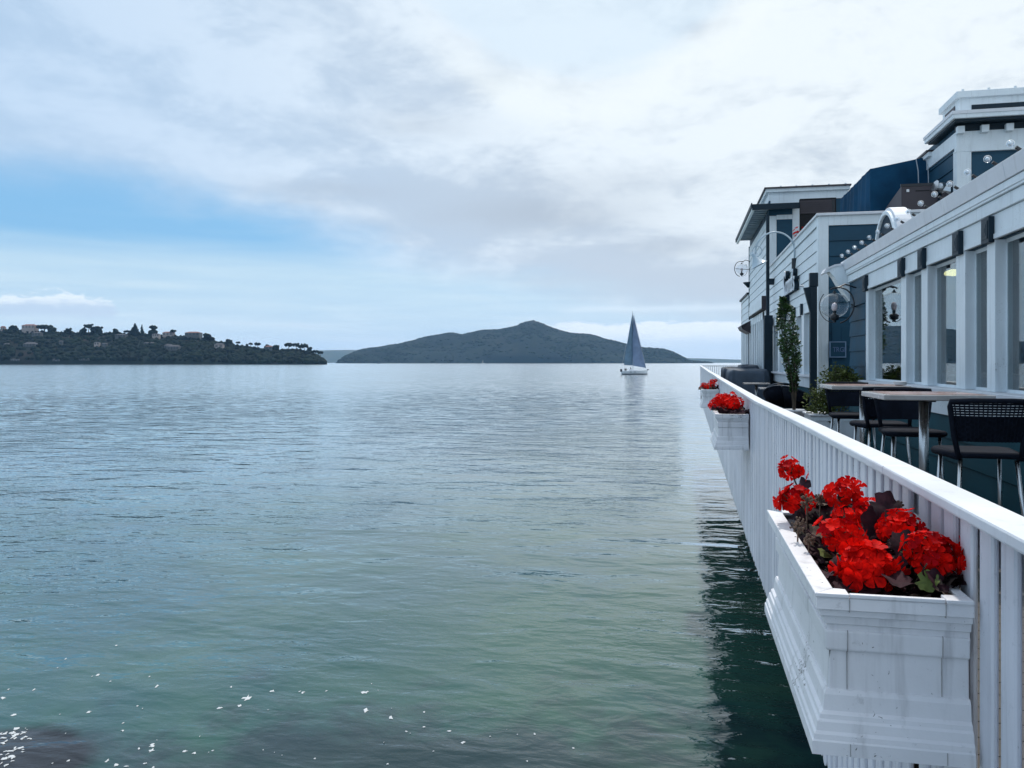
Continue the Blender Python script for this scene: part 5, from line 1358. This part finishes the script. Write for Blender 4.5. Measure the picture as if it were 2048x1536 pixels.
# covered furniture
def covered(x0, x1, y0, y1, h, m_, label, seed):
    t = thing('covered_furniture', ((x0+x1)/2, (y0+y1)/2, 0), label, 'furniture cover', 'covered furniture at the far end of the deck')
    cx, cy, hw, hl = (x0+x1)/2, (y0+y1)/2, (x1-x0)/2, (y1-y0)/2; n = 72; vs = []; lv = [(1.10, 0), (1.06, .35), (1.02, .7), (1.0, .9), (.97, .97), (.9, 1.0), (.5, 1.015), (.05, 1.02)]
    for q, zf in lv:
        for k in range(n):
            a = 2*math.pi*k/n; c_, s_ = math.cos(a), math.sin(a); e = .28
            X = math.copysign(abs(c_)**e, c_); Yv = math.copysign(abs(s_)**e, s_); w = 1+.05*math.sin(k*1.3+seed+zf)*(1-zf*.8)+.05*math.sin(k*.55+seed*2)*(1.1-zf)+.02*math.sin(k*2.1)*(1.05-zf)
            vs.append((cx+X*hw*q*w, cy+Yv*hl*q*w, h*zf+.02*math.sin(k*.4+seed)*(zf > .8)))
    fs = [(i*n+k, i*n+(k+1) % n, (i+1)*n+(k+1) % n, (i+1)*n+k) for i in range(len(lv)-1) for k in range(n)]+[tuple((len(lv)-1)*n+k for k in range(n))]
    MB().add(vs, fs).build('cover', m_, t, smooth=True)
    MB().box(cx-hw*.7, cx+hw*.7, cy-hl*.7, cy+hl*.7, .02, h*.9).build('stacked_table', IRON, t)
covered(1.50, 2.78, 27.0, 28.6, 1.16, COVER, 'big bluish-grey cover with pale folds over stacked furniture near the rail', 1)
covered(1.50, 2.2, 30.2, 32.5, 1.20, COVERD, 'dark cover behind the bluish-grey one, nearest the bend of the rail', 2)
covered(2.2, 2.9, 31.6, 34.0, 1.28, COVERD, 'low dark rounded cover close to the far facade', 3)
# small white dish stack on the second table
tg = thing('dish_stack', (2.3, 9.7, 1.153), 'small stack of white dishes at the right end of the second table', 'dishes')
for k in range(3): MB().lathe([(.03, 0), (.055, .004), (.07, .018), (.066, .018), (.05, .008)], (2.31, 9.35, 1.153+.012*k), 20).build('dish', CERAM, tg, smooth=True)

# ================================================================== PLANTS
def leaves_mesh(name, pts, size, m_, parent, seed, up=.5):
    r = np.random.default_rng(seed); P = np.array(pts); n = len(P)
    d = r.normal(size=(n, 3)); d[:, 2] = np.abs(d[:, 2])*up+.1; d /= np.linalg.norm(d, axis=1)[:, None]
    t = np.cross(d, r.normal(size=(n, 3))); t /= np.linalg.norm(t, axis=1)[:, None]; s = size*r.uniform(.6, 1.25, (n, 1)); nrm = np.cross(d, t)
    A = P; B = P+d*s*.5+t*s*.27+nrm*s*.08; C = P+d*s; D = P+d*s*.5-t*s*.27+nrm*s*.08; M_ = P+d*s*.5-nrm*s*.03
    V = np.stack([A, B, C, D], 1).reshape(-1, 3); Fq = (np.arange(n)[:, None]*4+np.array([0, 1, 2, 3]))
    me = npmesh(name, V, Fq); return place(name, me, m_, parent)
def potted_tree():
    bx = onZ(1588, 822, .365); c = Vector((bx.x, bx.y, -.03))
    r = thing('potted_tree', c, 'slim upright evergreen tree in a round white pot on the deck', 'potted tree')
    MB().lathe([(.17, 0), (.20, .02), (.235, .38), (.25, .385), (.25, .43), (.22, .43), (.21, .36)], c, 28, True).build('pot', WHITE, r, smooth=True)
    MB().lathe([(.0, .37), (.21, .37)], c, 20).build('soil', SOIL, r)
    # trunk and limbs
    zt = 2.72; m = MB(); rr = random.Random(2); stems = []
    def lean(z): # crown leans left as it rises
        return Vector((-.20*max(0, (z-.9))/1.8, 0, 0))
    for k in range(6):
        a = k*1.05; pts = []
        for i in range(8):
            z = .35+(zt-.5)*i/7; q = .05+.11*math.sin(math.pi*min(1, i/7*1.0))
            pts.append(c+Vector((math.cos(a)*q*(i/7+.2), math.sin(a)*q*(i/7+.2), z))+lean(z))
        m.tube(pts, [.018-.0018*i for i in range(8)], 6); stems.append(pts)
    m.tube([c+Vector((0, 0, .3)), c+Vector((.01, 0, .8)), c+Vector((0, 0, 1.3))], [.035, .028, .02], 8)
    m.build('trunk', BARK, r)
    P = []
    def rad(z):
        return float(np.interp(z, [.75, 1.0, 1.25, 1.5, 1.8, 2.1, 2.4, 2.62, 2.80], [.02, .07, .13, .19, .21, .19, .165, .12, .03]))
    for _ in range(6800):
        z = rr.uniform(.80, 2.82); q = rad(z)*(.35+.75*math.sqrt(rr.random())); a = rr.random()*6.28
        x, y = math.cos(a)*q, math.sin(a)*q
        nz = noise.noise(Vector((x*6, y*6, z*3.2)))
        if nz < -.12 and rr.random() < .85: continue
        nx = .055*noise.noise(Vector((1, z*2.2, 0)))
        P.append(tuple(c+Vector((x+nx, y, z))+lean(z)))
    leaves_mesh('crown', P, .062, LEAFT, r, 3)
potted_tree()
def box_bush():
    y0 = 14.0; z = .45
    a = onY(1622, 832, y0); x0 = a.x; x1 = XF-.05
    r = thing('planter_box', ((x0+x1)/2, y0+.3, 0), 'white panelled planter box on the deck below the globe lamp', 'planter')
    z = a.z
    MB().box(x0, x1, y0, y0+.75, .02, z).build('box', WHITE2, r, bev=.008)
    MB().box(x0-.03, x1+.02, y0-.03, y0+.78, z+.001, z+.03).build('rim', WHITE, r, bev=.006)
    for k in range(2):
        xa = x0+.05+(x1-x0-.06)*k/2; xb = x0+(x1-x0-.06)*(k+1)/2; f = MB()
        for q in ((xa, xb, .06, .09), (xa, xb, z-.08, z-.05), (xa, xa+.03, .09, z-.08), (xb-.03, xb, .09, z-.08)): f.box(q[0], q[1], y0-.014, y0-.001, q[2], q[3])
        f.build('panel_frame', WHITE2, r)
    s = thing('shrub', ((x0+x1)/2, y0+.35, z), 'loose yellow-green leafy shrub growing in the planter box beside the corner', 'shrub')
    rr = random.Random(8); P = []; Q = []; m = MB()
    blobs = [((x0+.16, y0+.2, z+.22), .26), ((x0+.42, y0+.3, z+.50), .28), ((x0+.75, y0+.4, z+.46), .24), ((x0+.30, y0+.15, z+.10), .26), ((x0+.58, y0+.55, z+.62), .20), ((x0+.95, y0+.5, z+.42), .18)]
    for (b, q) in blobs:
        b = Vector(b)
        m.tube([Vector((x0+.5, y0+.35, z)), b.lerp(Vector((x0+.5, y0+.35, z)), .5), b], [.012, .008, .004], 5)
        for _ in range(1100):
            d = Vector((rr.gauss(0, 1), rr.gauss(0, 1), rr.gauss(0, 1))).normalized()*q*rr.random()**.45*(1+.35*noise.noise(b*3+Vector((rr.random(), 0, 0))))
            p = b+d
            if noise.noise(p*5) < -.15 and rr.random() < .8: continue
            if p.x > XF-.06: continue
            P.append(tuple(p))
        for _ in range(10):     # sprigs
            d = Vector((rr.gauss(0, .7), rr.gauss(0, .7), abs(rr.gauss(.7, .4)))).normalized(); e = b+d*(q*1.35)
            if e.x > XF-.05: continue
            m.tube([b, e], [.005, .002], 4); P += [tuple(b.lerp(e, t)+Vector((rr.uniform(-.02, .02), rr.uniform(-.02, .02), 0))) for t in (.7, .76, .82, .88, .94, 1.0, 1.0)]
    m.build('branch', BARK, s)
    leaves_mesh('foliage', P, .055, LEAFG, s, 6)
    # dark low leaves at its foot
box_bush()
# red flowers glimpsed on the far balcony
p = onY(1600, 466, Y_T-.25); q_ = p.z
hb = thing('balcony_geranium', (p.x, p.y, 4.5), 'small spot of red flowers on the balcony of the tower building', 'flower')
MB().tube([(p.x, p.y, 4.4), (p.x, p.y, q_-.05)], .05, 8).build('stem', STEMM, hb)
MB().lathe([(.13, 4.40), (.17, 4.65)], (p.x, p.y, 0), 14).build('pot', BROWN, hb)
rr = random.Random(3)
for i in range(22):
    d = Vector((rr.gauss(0, .12), rr.gauss(0, .10), rr.gauss(0, .09))); o = place('floret', rr.choice(FLOR), None, hb, at=p+d); o.scale = (.06,)*3; o.rotation_euler = orient((d.x, d.y-.1, abs(d.z)+.1), rr.random()*6)
